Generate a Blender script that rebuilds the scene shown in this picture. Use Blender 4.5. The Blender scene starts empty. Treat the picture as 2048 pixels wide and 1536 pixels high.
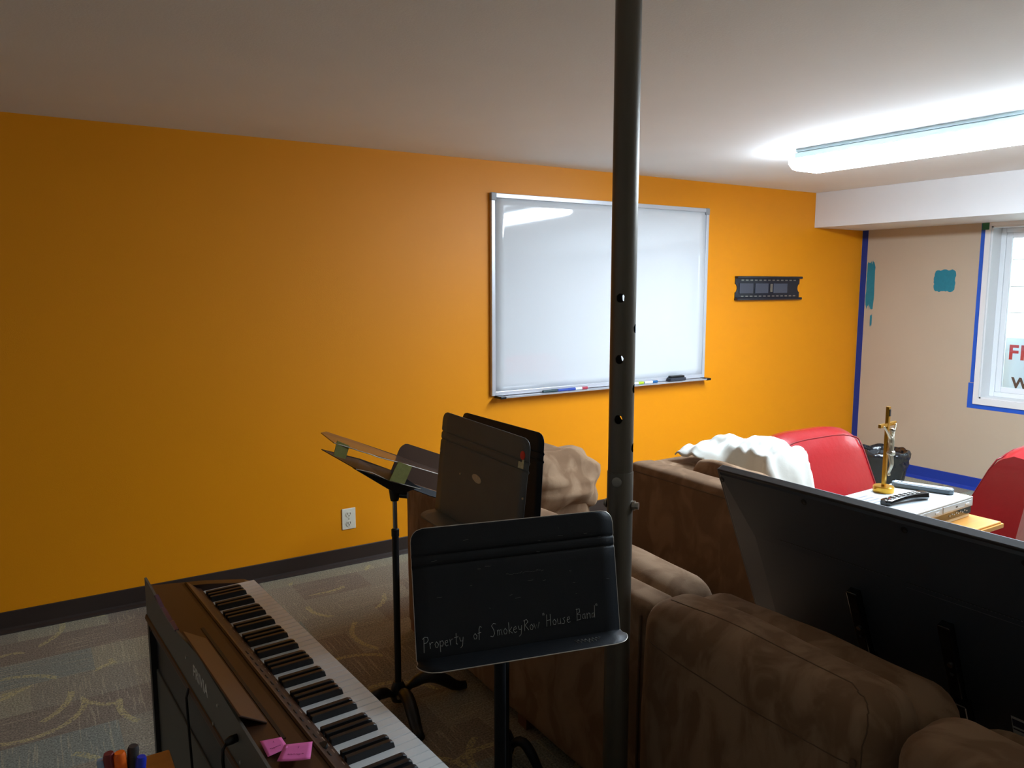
import bpy, bmesh, math, random
from mathutils import Vector, Matrix, noise

random.seed(7)
scene = bpy.context.scene
C = scene.collection
PI = math.pi

# ------------------------------------------------------------------ camera
YAW, PITCH = math.radians(32.41), math.radians(7.30)
CAM_H, FOCAL_PX = 1.567, 1545.0
cam = bpy.data.objects.new('camera', bpy.data.cameras.new('camera'))
C.objects.link(cam)
cam.data.sensor_width = 36.0
cam.data.lens = 36.0 * FOCAL_PX / 2048.0
cam.data.clip_start = 0.05
cam.location = (0, 0, CAM_H)
cam.rotation_euler = (PI / 2 - PITCH, 0, -YAW)
scene.camera = cam

# ------------------------------------------------------------------ world, exposure
world = bpy.data.worlds.new('sky')
scene.world = world
world.use_nodes = True
wn = world.node_tree.nodes['Background']
wn.inputs[0].default_value = (0.78, 0.90, 1.0, 1)
wn.inputs[1].default_value = 4.5
scene.view_settings.view_transform = 'Standard'
scene.view_settings.look = 'None'
scene.view_settings.gamma = 1.0
scene.view_settings.use_curve_mapping = False
scene.view_settings.exposure = 1.7
LAMP = 19.0            # emission of the fluorescent lenses

# ------------------------------------------------------------------ helpers
def srgb(r, g, b):
    def f(c):
        c /= 255.0
        return c / 12.92 if c <= 0.04045 else ((c + 0.055) / 1.055) ** 2.4
    return (f(r), f(g), f(b), 1)

MATS = {}
def mat(name, col, rough=0.6, metal=0.0, spec=0.5, var=0.0, vscale=8.0, bump=0.0, bscale=60.0,
        sheen=0.0, emit=None, estr=0.0, coat=0.0, stretch=None):
    m = bpy.data.materials.new(name)
    m.use_nodes = True
    nt = m.node_tree
    b = nt.nodes['Principled BSDF']
    b.inputs['Base Color'].default_value = col
    b.inputs['Roughness'].default_value = rough
    b.inputs['Metallic'].default_value = metal
    b.inputs['Specular IOR Level'].default_value = spec
    b.inputs['Sheen Weight'].default_value = sheen
    b.inputs['Coat Weight'].default_value = coat
    if emit:
        b.inputs['Emission Color'].default_value = emit
        b.inputs['Emission Strength'].default_value = estr
    geo = nt.nodes.new('ShaderNodeTexCoord')
    vec = geo.outputs['Object']
    if stretch:
        mp = nt.nodes.new('ShaderNodeMapping')
        mp.inputs['Scale'].default_value = stretch
        nt.links.new(vec, mp.inputs['Vector'])
        vec = mp.outputs['Vector']
    if var > 0:
        n = nt.nodes.new('ShaderNodeTexNoise')
        n.inputs['Scale'].default_value = vscale
        n.inputs['Detail'].default_value = 5
        nt.links.new(vec, n.inputs['Vector'])
        mx = nt.nodes.new('ShaderNodeMix')
        mx.data_type = 'RGBA'
        mx.inputs[6].default_value = tuple(c * (1 - var) for c in col[:3]) + (1,)
        mx.inputs[7].default_value = tuple(min(1, c * (1 + var)) for c in col[:3]) + (1,)
        nt.links.new(n.outputs['Fac'], mx.inputs[0])
        nt.links.new(mx.outputs[2], b.inputs['Base Color'])
    if bump > 0:
        n2 = nt.nodes.new('ShaderNodeTexNoise')
        n2.inputs['Scale'].default_value = bscale
        n2.inputs['Detail'].default_value = 4
        nt.links.new(vec, n2.inputs['Vector'])
        bp = nt.nodes.new('ShaderNodeBump')
        bp.inputs['Strength'].default_value = bump
        bp.inputs['Distance'].default_value = 0.01
        nt.links.new(n2.outputs['Fac'], bp.inputs['Height'])
        nt.links.new(bp.outputs['Normal'], b.inputs['Normal'])
    MATS[name] = m
    return m

mat('orange_paint', srgb(236, 148, 4), 0.46, spec=0.3, var=0.03, vscale=2.0, bump=0.05, bscale=220)
mat('ceiling_paint', srgb(240, 238, 235), 0.85, var=0.03, vscale=3, bump=0.05, bscale=120)
mat('tan_paint', srgb(186, 168, 146), 0.55, var=0.03, vscale=3, bump=0.05, bscale=200)
mat('white_paint', srgb(226, 226, 226), 0.5, var=0.02, vscale=4)
mat('grey_paint', srgb(222, 218, 210), 0.7, var=0.03, vscale=3)
mat('vinyl_white', srgb(232, 234, 236), 0.35)
mat('dark_rubber', srgb(50, 38, 33), 0.45, var=0.15, vscale=6)
mat('blue_tape', srgb(24, 84, 190), 0.6, var=0.12, vscale=30)
mat('navy_tape', srgb(18, 48, 132), 0.6, var=0.12, vscale=30)
mat('blue_skirting', srgb(16, 52, 150), 0.5, var=0.1, vscale=12)
mat('green_tape', srgb(28, 98, 62), 0.6)
mat('teal_paint', srgb(22, 122, 142), 0.45, var=0.15, vscale=40)
mat('pole_paint', srgb(96, 90, 80), 0.38, metal=0.45, var=0.12, vscale=5, bump=0.03, bscale=90)
mat('zinc', srgb(170, 165, 155), 0.3, metal=0.9)
mat('chrome', srgb(200, 200, 200), 0.18, metal=1.0)
mat('black_metal', srgb(30, 33, 37), 0.5, spec=0.25, var=0.15, vscale=25, bump=0.06, bscale=300)
mat('grey_metal', srgb(84, 86, 84), 0.5, var=0.12, vscale=18, bump=0.06, bscale=300)
mat('brown_metal', srgb(86, 66, 56), 0.3, var=0.12, vscale=18)
mat('plate_metal', srgb(92, 70, 58), 0.22, metal=0.5, var=0.1, vscale=18)
mat('worn_edge', srgb(196, 190, 178), 0.35, metal=0.5, var=0.35, vscale=60)
mat('chalk', srgb(178, 180, 176), 0.8)
mat('olive_strap', srgb(140, 138, 74), 0.7, var=0.2, vscale=60, bump=0.1)
mat('piano_brown', srgb(66, 40, 24), 0.42, var=0.08, vscale=4)
mat('piano_dark', srgb(96, 94, 88), 0.5, var=0.08, vscale=6)
mat('piano_black', srgb(34, 32, 32), 0.45)
mat('board_grey', srgb(84, 84, 78), 0.6, var=0.06)
mat('white_key', srgb(244, 246, 246), 0.18, coat=0.3)
mat('black_key', srgb(26, 26, 30), 0.32)
mat('print_grey', srgb(176, 158, 142), 0.6)
mat('logo_silver', srgb(226, 226, 220), 0.35)
mat('violet_film', srgb(92, 66, 88), 0.25)
mat('rubber_black', srgb(16, 16, 17), 0.4)
mat('screw', srgb(190, 188, 180), 0.3, metal=0.8)
mat('pink_paper', srgb(255, 122, 196), 0.75, var=0.05, vscale=30)
mat('pencil', srgb(170, 70, 120), 0.9)
mat('navy_paper', srgb(44, 46, 70), 0.8)
mat('table_wood', srgb(188, 118, 48), 0.35, var=0.22, vscale=5, stretch=(1.5, 14, 6))
mat('oak', srgb(214, 150, 74), 0.25, var=0.2, vscale=5, stretch=(2, 20, 8))
mat('bench_wood', srgb(120, 82, 60), 0.45, var=0.15, vscale=6)
mat('red_vinyl', srgb(138, 22, 27), 0.28, var=0.06, vscale=5, bump=0.08, bscale=35, coat=0.25)
mat('red_piping', srgb(110, 20, 26), 0.35)
mat('black_bag', srgb(22, 24, 28), 0.2, spec=0.8, bump=0.5, bscale=30)
mat('bin_grey', srgb(70, 70, 72), 0.5)
mat('gold', srgb(226, 170, 60), 0.22, metal=0.85, var=0.08, vscale=20)
mat('silver_figure', srgb(206, 198, 178), 0.3, metal=0.75)
mat('silver_case', srgb(206, 214, 218), 0.4, metal=0.1, var=0.03)
mat('silver_front', srgb(206, 204, 200), 0.35, metal=0.3)
mat('beige_plastic', srgb(216, 198, 160), 0.5)
mat('black_gloss', srgb(16, 17, 19), 0.16, coat=0.3)
mat('button_grey', srgb(196, 196, 192), 0.5)
mat('button_red', srgb(180, 60, 50), 0.5)
mat('remote_grey', srgb(176, 188, 194), 0.35)
mat('remote_side', srgb(110, 122, 130), 0.4)
mat('tv_plastic', srgb(52, 60, 70), 0.42, var=0.05, vscale=6, bump=0.03, bscale=300)
mat('tv_edge', srgb(48, 46, 48), 0.4)
mat('tv_hole', srgb(8, 9, 11), 0.6)
mat('screen_glass', srgb(8, 8, 10), 0.1)
mat('sticker_white', srgb(206, 218, 224), 0.5)
mat('sticker_navy', srgb(40, 52, 86), 0.5)
mat('white_cloth', srgb(212, 211, 202), 0.8, var=0.02, sheen=0.2, bump=0.12, bscale=25)
mat('whiteboard', srgb(222, 226, 230), 0.05, spec=0.6, coat=0.6)
mat('aluminium', srgb(206, 208, 214), 0.35, metal=0.35)
mat('cap_grey', srgb(150, 152, 156), 0.4)
mat('marker_green', srgb(30, 62, 66), 0.4)
mat('marker_blue', srgb(32, 66, 160), 0.4)
mat('marker_red', srgb(176, 52, 72), 0.4)
mat('marker_lime', srgb(170, 196, 40), 0.4)
mat('marker_teal', srgb(24, 94, 150), 0.4)
mat('eraser_felt', srgb(52, 56, 66), 0.8)
mat('mount_black', srgb(18, 20, 34), 0.3, spec=0.6)
mat('mount_plate', srgb(72, 74, 86), 0.45)
mat('ivory_plastic', srgb(232, 226, 206), 0.4)
mat('outlet_dark', srgb(70, 40, 20), 0.6)
mat('fixture_white', srgb(196, 212, 216), 0.5)
mat('lens_glow', srgb(245, 250, 250), 0.5, emit=(0.82, 0.97, 1.12, 1), estr=LAMP)
mat('siding', srgb(226, 232, 232), 0.5)
mat('siding_base', srgb(120, 126, 130), 0.7)
mat('sign_red', srgb(170, 34, 40), 0.6, var=0.2, vscale=30)
mat('sign_dark', srgb(60, 38, 32), 0.6)
mat('sign_board', srgb(196, 206, 212), 0.5)
mat('soil', srgb(120, 112, 100), 0.9, var=0.2)
mat('pen_maroon', srgb(120, 36, 42), 0.45)
mat('pen_orange', srgb(250, 110, 10), 0.45)
mat('pen_black', srgb(54, 52, 52), 0.5)
mat('pen_blue', srgb(26, 50, 190), 0.35)
mat('pen_clear', srgb(150, 180, 214), 0.25)
mat('cup_plastic', srgb(180, 182, 186), 0.3)
mat('sticker_paper', srgb(200, 176, 140), 0.7, var=0.3, vscale=90)
mat('sticker_red', srgb(214, 52, 40), 0.6)
mat('sticker_cream', srgb(196, 190, 150), 0.6, var=0.4, vscale=200)

def suede(name, c0, c1):
    m = bpy.data.materials.new(name); m.use_nodes = True
    nt = m.node_tree; b = nt.nodes['Principled BSDF']
    tc = nt.nodes.new('ShaderNodeTexCoord')
    mp = nt.nodes.new('ShaderNodeMapping'); mp.inputs['Scale'].default_value = (1.0, 1.0, 0.55)
    mp.inputs['Rotation'].default_value = (0.35, 0.2, 0)
    nt.links.new(tc.outputs['Object'], mp.inputs['Vector'])
    n = nt.nodes.new('ShaderNodeTexNoise'); n.inputs['Scale'].default_value = 10.0; n.inputs['Detail'].default_value = 5
    n.inputs['Distortion'].default_value = 1.2
    nt.links.new(mp.outputs['Vector'], n.inputs['Vector'])
    r = nt.nodes.new('ShaderNodeValToRGB')
    r.color_ramp.elements[0].position = 0.42; r.color_ramp.elements[0].color = c0
    r.color_ramp.elements[1].position = 0.60; r.color_ramp.elements[1].color = c1
    nt.links.new(n.outputs['Fac'], r.inputs['Fac'])
    nt.links.new(r.outputs['Color'], b.inputs['Base Color'])
    b.inputs['Roughness'].default_value = 0.9
    b.inputs['Specular IOR Level'].default_value = 0.15
    b.inputs['Sheen Weight'].default_value = 0.35
    b.inputs['Sheen Roughness'].default_value = 0.5
    b.inputs['Sheen Tint'].default_value = srgb(200, 170, 140)
    n2 = nt.nodes.new('ShaderNodeTexNoise'); n2.inputs['Scale'].default_value = 260; n2.inputs['Detail'].default_value = 2
    nt.links.new(tc.outputs['Object'], n2.inputs['Vector'])
    bp = nt.nodes.new('ShaderNodeBump'); bp.inputs['Strength'].default_value = 0.08; bp.inputs['Distance'].default_value = 0.004
    nt.links.new(n2.outputs['Fac'], bp.inputs['Height']); nt.links.new(bp.outputs['Normal'], b.inputs['Normal'])
    MATS[name] = m
suede('suede', srgb(124, 96, 72), srgb(150, 122, 96))
suede('suede_dark', srgb(112, 86, 64), srgb(130, 102, 78))
mat('suede_seam', srgb(98, 76, 56), 0.95)

def carpet():
    m = bpy.data.materials.new('carpet'); m.use_nodes = True
    nt = m.node_tree; b = nt.nodes['Principled BSDF']; L = nt.links.new
    geo = nt.nodes.new('ShaderNodeNewGeometry')
    def M(op, a, c=None):
        n = nt.nodes.new('ShaderNodeMath'); n.operation = op
        for i, v in enumerate((a, c)):
            if v is None: continue
            if isinstance(v, (int, float)): n.inputs[i].default_value = v
            else: L(v, n.inputs[i])
        return n.outputs[0]
    def mix(f, a, c):
        n = nt.nodes.new('ShaderNodeMix'); n.data_type = 'RGBA'
        if isinstance(f, (int, float)): n.inputs[0].default_value = f
        else: L(f, n.inputs[0])
        for i, v in ((6, a), (7, c)):
            if isinstance(v, tuple): n.inputs[i].default_value = v
            else: L(v, n.inputs[i])
        return n.outputs[2]
    def nz(scale, detail=3, sc=(1, 1, 1), off=(0, 0, 0)):
        mp = nt.nodes.new('ShaderNodeMapping'); mp.inputs['Scale'].default_value = sc; mp.inputs['Location'].default_value = off
        L(geo.outputs['Position'], mp.inputs['Vector'])
        n = nt.nodes.new('ShaderNodeTexNoise'); n.inputs['Scale'].default_value = scale; n.inputs['Detail'].default_value = detail
        L(mp.outputs['Vector'], n.inputs['Vector']); return n.outputs['Fac']
    sep = nt.nodes.new('ShaderNodeSeparateXYZ'); L(geo.outputs['Position'], sep.inputs[0])
    x, y = sep.outputs['X'], sep.outputs['Y']
    row = M('FLOOR', M('DIVIDE', y, 0.23))
    xo = M('ADD', M('DIVIDE', x, 0.36), M('MULTIPLY', row, 0.37))
    col = M('FLOOR', xo)
    cmb = nt.nodes.new('ShaderNodeCombineXYZ'); L(col, cmb.inputs[0]); L(row, cmb.inputs[1])
    wnz = nt.nodes.new('ShaderNodeTexWhiteNoise'); wnz.noise_dimensions = '2D'; L(cmb.outputs[0], wnz.inputs['Vector'])
    ramp = nt.nodes.new('ShaderNodeValToRGB'); ramp.color_ramp.interpolation = 'CONSTANT'
    cols = [srgb(150, 145, 132), srgb(142, 147, 140), srgb(160, 156, 138), srgb(141, 132, 121), srgb(142, 147, 139), srgb(154, 148, 134)]
    els = ramp.color_ramp.elements
    els[0].color = cols[0]; els[1].position = 1 / 6; els[1].color = cols[1]
    for i in range(2, 6):
        e = els.new(i / 6); e.color = cols[i]
    L(wnz.outputs['Value'], ramp.inputs['Fac'])
    base = ramp.outputs['Color']
    # thin lighter hatch lines in some blocks
    sepc = nt.nodes.new('ShaderNodeSeparateColor'); L(wnz.outputs['Color'], sepc.inputs[0])
    stripe = M('GREATER_THAN', nz(1.0, 2, (120, 5, 1)), 0.60)
    stripe = M('MULTIPLY', stripe, M('GREATER_THAN', sepc.outputs['Green'], 0.5))
    stripe2 = M('MULTIPLY', M('GREATER_THAN', nz(1.0, 2, (5, 130, 1), (7, 3, 0)), 0.60), M('LESS_THAN', sepc.outputs['Green'], 0.22))
    base = mix(M('MULTIPLY', M('MAXIMUM', stripe, stripe2), 0.38), base, srgb(196, 186, 160))
    # pale arcs
    def arcs(scale, r0, wd, off, thr):
        mp = nt.nodes.new('ShaderNodeMapping'); mp.inputs['Location'].default_value = off
        L(geo.outputs['Position'], mp.inputs['Vector'])
        v = nt.nodes.new('ShaderNodeTexVoronoi'); v.voronoi_dimensions = '2D'; v.inputs['Scale'].default_value = scale
        v.inputs['Randomness'].default_value = 0.7
        L(mp.outputs['Vector'], v.inputs['Vector'])
        band = M('LESS_THAN', M('ABSOLUTE', M('SUBTRACT', v.outputs['Distance'], r0)), wd)
        return M('MULTIPLY', band, M('GREATER_THAN', nz(2.2, 1, (1, 1, 1), off), thr))
    a = M('MAXIMUM', arcs(1.9, 0.36, 0.022, (0.3, 0.7, 0), 0.53), arcs(1.5, 0.36, 0.018, (4.3, 1.7, 0), 0.53))
    a = M('MULTIPLY', a, M('GREATER_THAN', nz(90, 2), 0.44))
    base = mix(M('MULTIPLY', a, 0.55), base, srgb(206, 194, 140))
    # loop pile speckle
    sp = nz(150, 2)
    spk = nt.nodes.new('ShaderNodeValToRGB'); spk.color_ramp.elements[0].position = 0.3; spk.color_ramp.elements[1].position = 0.7
    spk.color_ramp.elements[0].color = (0.55, 0.55, 0.55, 1); spk.color_ramp.elements[1].color = (1.3, 1.3, 1.25, 1)
    L(sp, spk.inputs['Fac'])
    mul = nt.nodes.new('ShaderNodeMix'); mul.data_type = 'RGBA'; mul.blend_type = 'MULTIPLY'; mul.inputs[0].default_value = 1.0
    L(base, mul.inputs[6]); L(spk.outputs['Color'], mul.inputs[7])
    L(mul.outputs[2], b.inputs['Base Color'])
    b.inputs['Roughness'].default_value = 0.95; b.inputs['Specular IOR Level'].default_value = 0.1
    bp = nt.nodes.new('ShaderNodeBump'); bp.inputs['Strength'].default_value = 0.5; bp.inputs['Distance'].default_value = 0.004
    L(sp, bp.inputs['Height']); L(bp.outputs['Normal'], b.inputs['Normal'])
    MATS['carpet'] = m
carpet()

def glass():
    m = bpy.data.materials.new('window_glass'); m.use_nodes = True
    nt = m.node_tree; nt.nodes.clear()
    o = nt.nodes.new('ShaderNodeOutputMaterial'); mx = nt.nodes.new('ShaderNodeMixShader'); fr = nt.nodes.new('ShaderNodeFresnel')
    t = nt.nodes.new('ShaderNodeBsdfTransparent'); g = nt.nodes.new('ShaderNodeBsdfGlossy')
    t.inputs[0].default_value = (0.93, 0.97, 0.97, 1); g.inputs['Roughness'].default_value = 0.02
    nt.links.new(fr.outputs[0], mx.inputs[0]); nt.links.new(t.outputs[0], mx.inputs[1]); nt.links.new(g.outputs[0], mx.inputs[2])
    nt.links.new(mx.outputs[0], o.inputs[0]); MATS['window_glass'] = m
glass()

# --- shapes into a bmesh
def nb(): return bmesh.new()

def box(bm, x0, x1, y0, y1, z0, z1, bev=0.0, seg=2, M=None):
    r = bmesh.ops.create_cube(bm, size=1.0)
    vs = r['verts']
    for v in vs:
        v.co = Vector((x0 + (v.co.x + .5) * (x1 - x0), y0 + (v.co.y + .5) * (y1 - y0), z0 + (v.co.z + .5) * (z1 - z0)))
    if bev > 0:
        es = list({e for v in vs for e in v.link_edges})
        rr = bmesh.ops.bevel(bm, geom=es, offset=bev, segments=seg, affect='EDGES', profile=0.5)
        vs = list({v for f in rr['faces'] for v in f.verts} | {v for v in vs if v.is_valid})
    if M is not None:
        for v in vs: v.co = M @ v.co
    return vs

def tube(bm, pts, r, seg=10, cap=True):
    pts = [Vector(p) for p in pts]
    n = len(pts)
    rs = r if hasattr(r, '__len__') else [r] * n
    rings = []
    prev = None
    for i, p in enumerate(pts):
        if i == 0: d = pts[1] - pts[0]
        elif i == n - 1: d = pts[-1] - pts[-2]
        else: d = (pts[i + 1] - p).normalized() + (p - pts[i - 1]).normalized()
        d.normalize()
        if prev is None:
            a = Vector((0, 0, 1)) if abs(d.z) < 0.9 else Vector((1, 0, 0))
            u = d.cross(a).normalized()
        else:
            u = (prev - d * prev.dot(d)).normalized()
        prev = u
        w = d.cross(u)
        rings.append([bm.verts.new(p + (u * math.cos(2 * PI * k / seg) + w * math.sin(2 * PI * k / seg)) * rs[i]) for k in range(seg)])
    for i in range(n - 1):
        for k in range(seg):
            bm.faces.new((rings[i][k], rings[i][(k + 1) % seg], rings[i + 1][(k + 1) % seg], rings[i + 1][k]))
    if cap:
        bm.faces.new(list(reversed(rings[0]))); bm.faces.new(rings[-1])

def lathe(bm, prof, seg=24, cx=0, cy=0, cap=True):
    rings = [[bm.verts.new((cx + r * math.cos(2 * PI * k / seg), cy + r * math.sin(2 * PI * k / seg), z)) for k in range(seg)] for r, z in prof]
    for i in range(len(rings) - 1):
        for k in range(seg):
            bm.faces.new((rings[i][k], rings[i][(k + 1) % seg], rings[i + 1][(k + 1) % seg], rings[i + 1][k]))
    if cap:
        bm.faces.new(list(reversed(rings[0]))); bm.faces.new(rings[-1])

def prism(bm, poly, axis, a, b):
    """extrude a 2-D polygon along an axis: 'x' poly=(y,z), 'y' poly=(x,z), 'z' poly=(x,y)"""
    def P(p, t):
        return {'x': (t, p[0], p[1]), 'y': (p[0], t, p[1]), 'z': (p[0], p[1], t)}[axis]
    v0 = [bm.verts.new(P(p, a)) for p in poly]; v1 = [bm.verts.new(P(p, b)) for p in poly]
    n = len(poly)
    bm.faces.new(v0); bm.faces.new(list(reversed(v1)))
    for i in range(n):
        bm.faces.new((v0[i], v1[i], v1[(i + 1) % n], v0[(i + 1) % n]))

def slab(bm, pts, t, direction=None):
    """a flat plate with outline pts (3-D) and thickness t"""
    pts = [Vector(p) for p in pts]
    if direction is None:
        nrm = Vector()
        for i in range(len(pts)):
            nrm += pts[i].cross(pts[(i + 1) % len(pts)])
        nrm.normalize()
    else: nrm = Vector(direction).normalized()
    v0 = [bm.verts.new(p) for p in pts]; v1 = [bm.verts.new(p - nrm * t) for p in pts]
    n = len(pts)
    bm.faces.new(v0); bm.faces.new(list(reversed(v1)))
    for i in range(n): bm.faces.new((v0[i], v1[i], v1[(i + 1) % n], v0[(i + 1) % n]))

def softbox(bm, x0, x1, y0, y1, z0, z1, r, bulge=(0, 0, 0), wr=0.0, wscale=6.0, seed=0, n=12, M=None, stretch=(1, 1, 1)):
    """rounded, bulging upholstery block"""
    h = Vector(((x1 - x0) / 2, (y1 - y0) / 2, (z1 - z0) / 2)); c = Vector(((x0 + x1) / 2, (y0 + y1) / 2, (z0 + z1) / 2))
    r = min(r, h.x * .98, h.y * .98, h.z * .98)
    tmp = bmesh.new()
    bmesh.ops.create_cube(tmp, size=2.0)
    bmesh.ops.subdivide_edges(tmp, edges=tmp.edges[:], cuts=n, use_grid_fill=True)
    off = Vector((seed * 3.1, seed * 1.7, seed * 5.3))
    vm = {}
    for v in tmp.verts:
        p = v.co.copy()
        q = Vector((p.x * h.x, p.y * h.y, p.z * h.z))
        # concentrate the grid near edges so that the rounding is smooth
        for i in range(3):
            inner = h[i] - r
            s = abs(p[i]); sg = 1 if p[i] >= 0 else -1
            k = 0.62
            q[i] = sg * (inner * s / k if s < k else inner + (s - k) / (1 - k) * r)
        cl = Vector([max(-(h[i] - r), min(h[i] - r, q[i])) for i in range(3)])
        d = q - cl
        if d.length > 1e-6:
            m = max(abs(d.x), abs(d.y), abs(d.z))
            q = cl + d.normalized() * m
            nrm = d.normalized()
        else: nrm = Vector((0, 0, 1))
        ux, uy, uz = q.x / h.x, q.y / h.y, q.z / h.z
        q.x += bulge[0] * ux * max(0, 1 - uy * uy) * max(0, 1 - uz * uz)
        q.y += bulge[1] * uy * max(0, 1 - ux * ux) * max(0, 1 - uz * uz)
        q.z += bulge[2] * uz * max(0, 1 - ux * ux) * max(0, 1 - uy * uy)
        w = c + q
        if wr:
            s = Vector((w.x * stretch[0], w.y * stretch[1], w.z * stretch[2])) * wscale + off
            w += nrm * wr * (noise.noise(s) + 0.5 * noise.noise(s * 2.1))
        vm[v] = bm.verts.new(M @ w if M is not None else w)
    for f in tmp.faces: bm.faces.new([vm[v] for v in f.verts])
    tmp.free()

# --- objects
def link(o, parent=None):
    C.objects.link(o)
    if parent is not None: o.parent = parent
    return o

def obj(name, bm, m, parent=None, smooth=False, world=True, ang=None):
    """link a bmesh (built in world coordinates) as one object; under a parent it is moved into the parent's frame"""
    if parent is not None and world:
        root = parent; Mx = Matrix.Identity(4)
        chain = []
        while root is not None:
            chain.append(root); root = root.parent
        for r_ in reversed(chain): Mx = Mx @ r_.matrix_basis
        bmesh.ops.transform(bm, matrix=Mx.inverted(), verts=bm.verts)
    bmesh.ops.recalc_face_normals(bm, faces=bm.faces)
    me = bpy.data.meshes.new(name)
    if smooth:
        for f in bm.faces: f.smooth = True
        if ang:
            for e in bm.edges:
                if len(e.link_faces) == 2 and e.calc_face_angle(0) > ang: e.smooth = False
    bm.to_mesh(me); bm.free()
    me.materials.append(MATS[m])
    return link(bpy.data.objects.new(name, me), parent)

def tag(o, label=None, cat=None, group=None, kind=None):
    if label: o['label'] = label
    if cat: o['category'] = cat
    if group: o['group'] = group
    if kind: o['kind'] = kind
    return o

def thing(name, label, cat, loc=(0, 0, 0), rotz=0.0, group=None):
    o = bpy.data.objects.new(name, None)
    o.empty_display_size = 0.1
    o.location = loc; o.rotation_euler = (0, 0, rotz)
    link(o)
    return tag(o, label, cat, group)

def struct(name, bm, m, label=None, parent=None, smooth=False):
    o = obj(name, bm, m, parent, smooth)
    if parent is None: o['kind'] = 'structure'
    if label: o['label'] = label
    return o

def bxo(name, m, parent, *a, bev=0.0, M=None):
    bm = nb(); box(bm, *a, bev=bev, M=M)
    return obj(name, bm, m, parent)

def instance(o, parent, loc):
    c = bpy.data.objects.new(o.name.split('.')[0], o.data)
    c.location = loc
    return link(c, parent)

def text_mesh(name, s, size, M, m, parent, depth=0.0006, shear=0.0, spacing=1.0, world=True, bold=0.0):
    cu = bpy.data.curves.new(name, 'FONT')
    cu.body = s; cu.size = size; cu.extrude = depth; cu.shear = shear; cu.space_character = spacing; cu.offset = bold
    to = bpy.data.objects.new(name + '_curve', cu)
    C.objects.link(to)
    bpy.context.view_layer.update()
    me = bpy.data.meshes.new_from_object(to)
    bm = nb(); bm.from_mesh(me)
    bmesh.ops.transform(bm, matrix=M, verts=bm.verts)
    bpy.data.objects.remove(to); bpy.data.curves.remove(cu); bpy.data.meshes.remove(me)
    return obj(name, bm, m, parent, world=world)

def basis(o, ex, ey, ez):
    M = Matrix.Identity(4)
    for i in range(3):
        M[i][0], M[i][1], M[i][2], M[i][3] = ex[i], ey[i], ez[i], o[i]
    return M

# ------------------------------------------------------------------ room shell
YB, XR, ZC = 4.049, 6.111, 2.300        # orange wall, tan wall, ceiling
XL, YF = -1.9, -3.4
XS, ZS = 5.462, 2.026                   # soffit

bm = nb(); box(bm, XL - .1, XR + .25, YF - .1, YB + .1, -0.1, 0.0)
struct('floor', bm, 'carpet', 'grey and brown patterned carpet with pale arcs')
bm = nb(); box(bm, XL - .1, XR + .25, YF - .1, YB + .1, ZC, ZC + 0.1)
struct('ceiling', bm, 'ceiling_paint', 'flat off-white ceiling')
bm = nb(); box(bm, XL - .1, XR + .25, YB, YB + 0.1, 0, ZC)
struct('wall_back', bm, 'orange_paint', 'bright orange painted wall')
bm = nb(); box(bm, XL - .1, XL, YF, YB, 0, ZC)
struct('wall_left', bm, 'grey_paint')
bm = nb(); box(bm, XL, XR, YF - .1, YF, 0, ZC)
struct('wall_front', bm, 'grey_paint')
# tan wall with the window opening
WY0, WY1, WZ0, WZ1 = 1.78, 3.005, 0.712, 2.0
bm = nb()
box(bm, XR, XR + .22, WY1, YB, 0, ZC); box(bm, XR, XR + .22, YF, WY0, 0, ZC)
box(bm, XR, XR + .22, WY0, WY1, 0, WZ0); box(bm, XR, XR + .22, WY0, WY1, WZ1, ZC)
struct('wall_right', bm, 'tan_paint', 'tan wall with teal paint samples and a window')
bm = nb(); box(bm, XS, XR - .001, YF + .001, YB - .001, ZS, ZC - .001)
struct('trim_1', bm, 'white_paint', 'boxed white soffit under the ceiling along the tan wall')

def skirting(name, m, axis, a, b, wall, label):
    prof = [(0, 0.0), (0.022, 0.0), (0.020, 0.006), (0.008, 0.014), (0.005, 0.024), (0.005, 0.096), (0.002, 0.099), (0, 0.099)]
    bm = nb()
    if axis == 'x': prism(bm, [(wall - p[0], p[1]) for p in prof], 'x', a, b)
    else: prism(bm, [(wall - p[0], p[1]) for p in prof], 'y', a, b)
    return struct(name, bm, m, label)
skirting('baseboard_back', 'dark_rubber', 'x', XL, XR, YB, 'dark brown rubber baseboard along the orange wall')
skirting('baseboard_right', 'blue_skirting', 'y', YF, YB - .03, XR, 'baseboard of the tan wall covered in blue tape')

# window: casing, jambs, sash, panes
bm = nb()
box(bm, XR - .012, XR, WY1, WY1 + .038, WZ0 - .045, ZS)
box(bm, XR - .012, XR, WY0 - .038, WY0, WZ0 - .045, ZS)
box(bm, XR - .012, XR, WY0, WY1, WZ0 - .045, WZ0)
box(bm, XR - .012, XR, WY0, WY1, WZ1, ZS)
win = struct('window_1', bm, 'white_paint', 'white framed basement window in the tan wall')
bm = nb()
for a in ((XR, XR + .215, WY1 - .012, WY1 - .0005, WZ0, WZ1), (XR, XR + .215, WY0 + .0005, WY0 + .012, WZ0, WZ1),
          (XR, XR + .215, WY0, WY1, WZ0 + .0005, WZ0 + .012), (XR, XR + .215, WY0, WY1, WZ1 - .012, WZ1 - .0005)): box(bm, *a)
obj('jamb', bm, 'white_paint', win)
def frame(name, m, x0, x1, y0, y1, z0, z1, w, parent):
    bm = nb()
    box(bm, x0, x1, y1 - w, y1, z0, z1, .004); box(bm, x0, x1, y0, y0 + w, z0, z1, .004)
    box(bm, x0 + .001, x1 - .001, y0 + w, y1 - w, z0, z0 + w, .004); box(bm, x0 + .001, x1 - .001, y0 + w, y1 - w, z1 - w, z1, .004)
    return obj(name, bm, m, parent)
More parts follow.
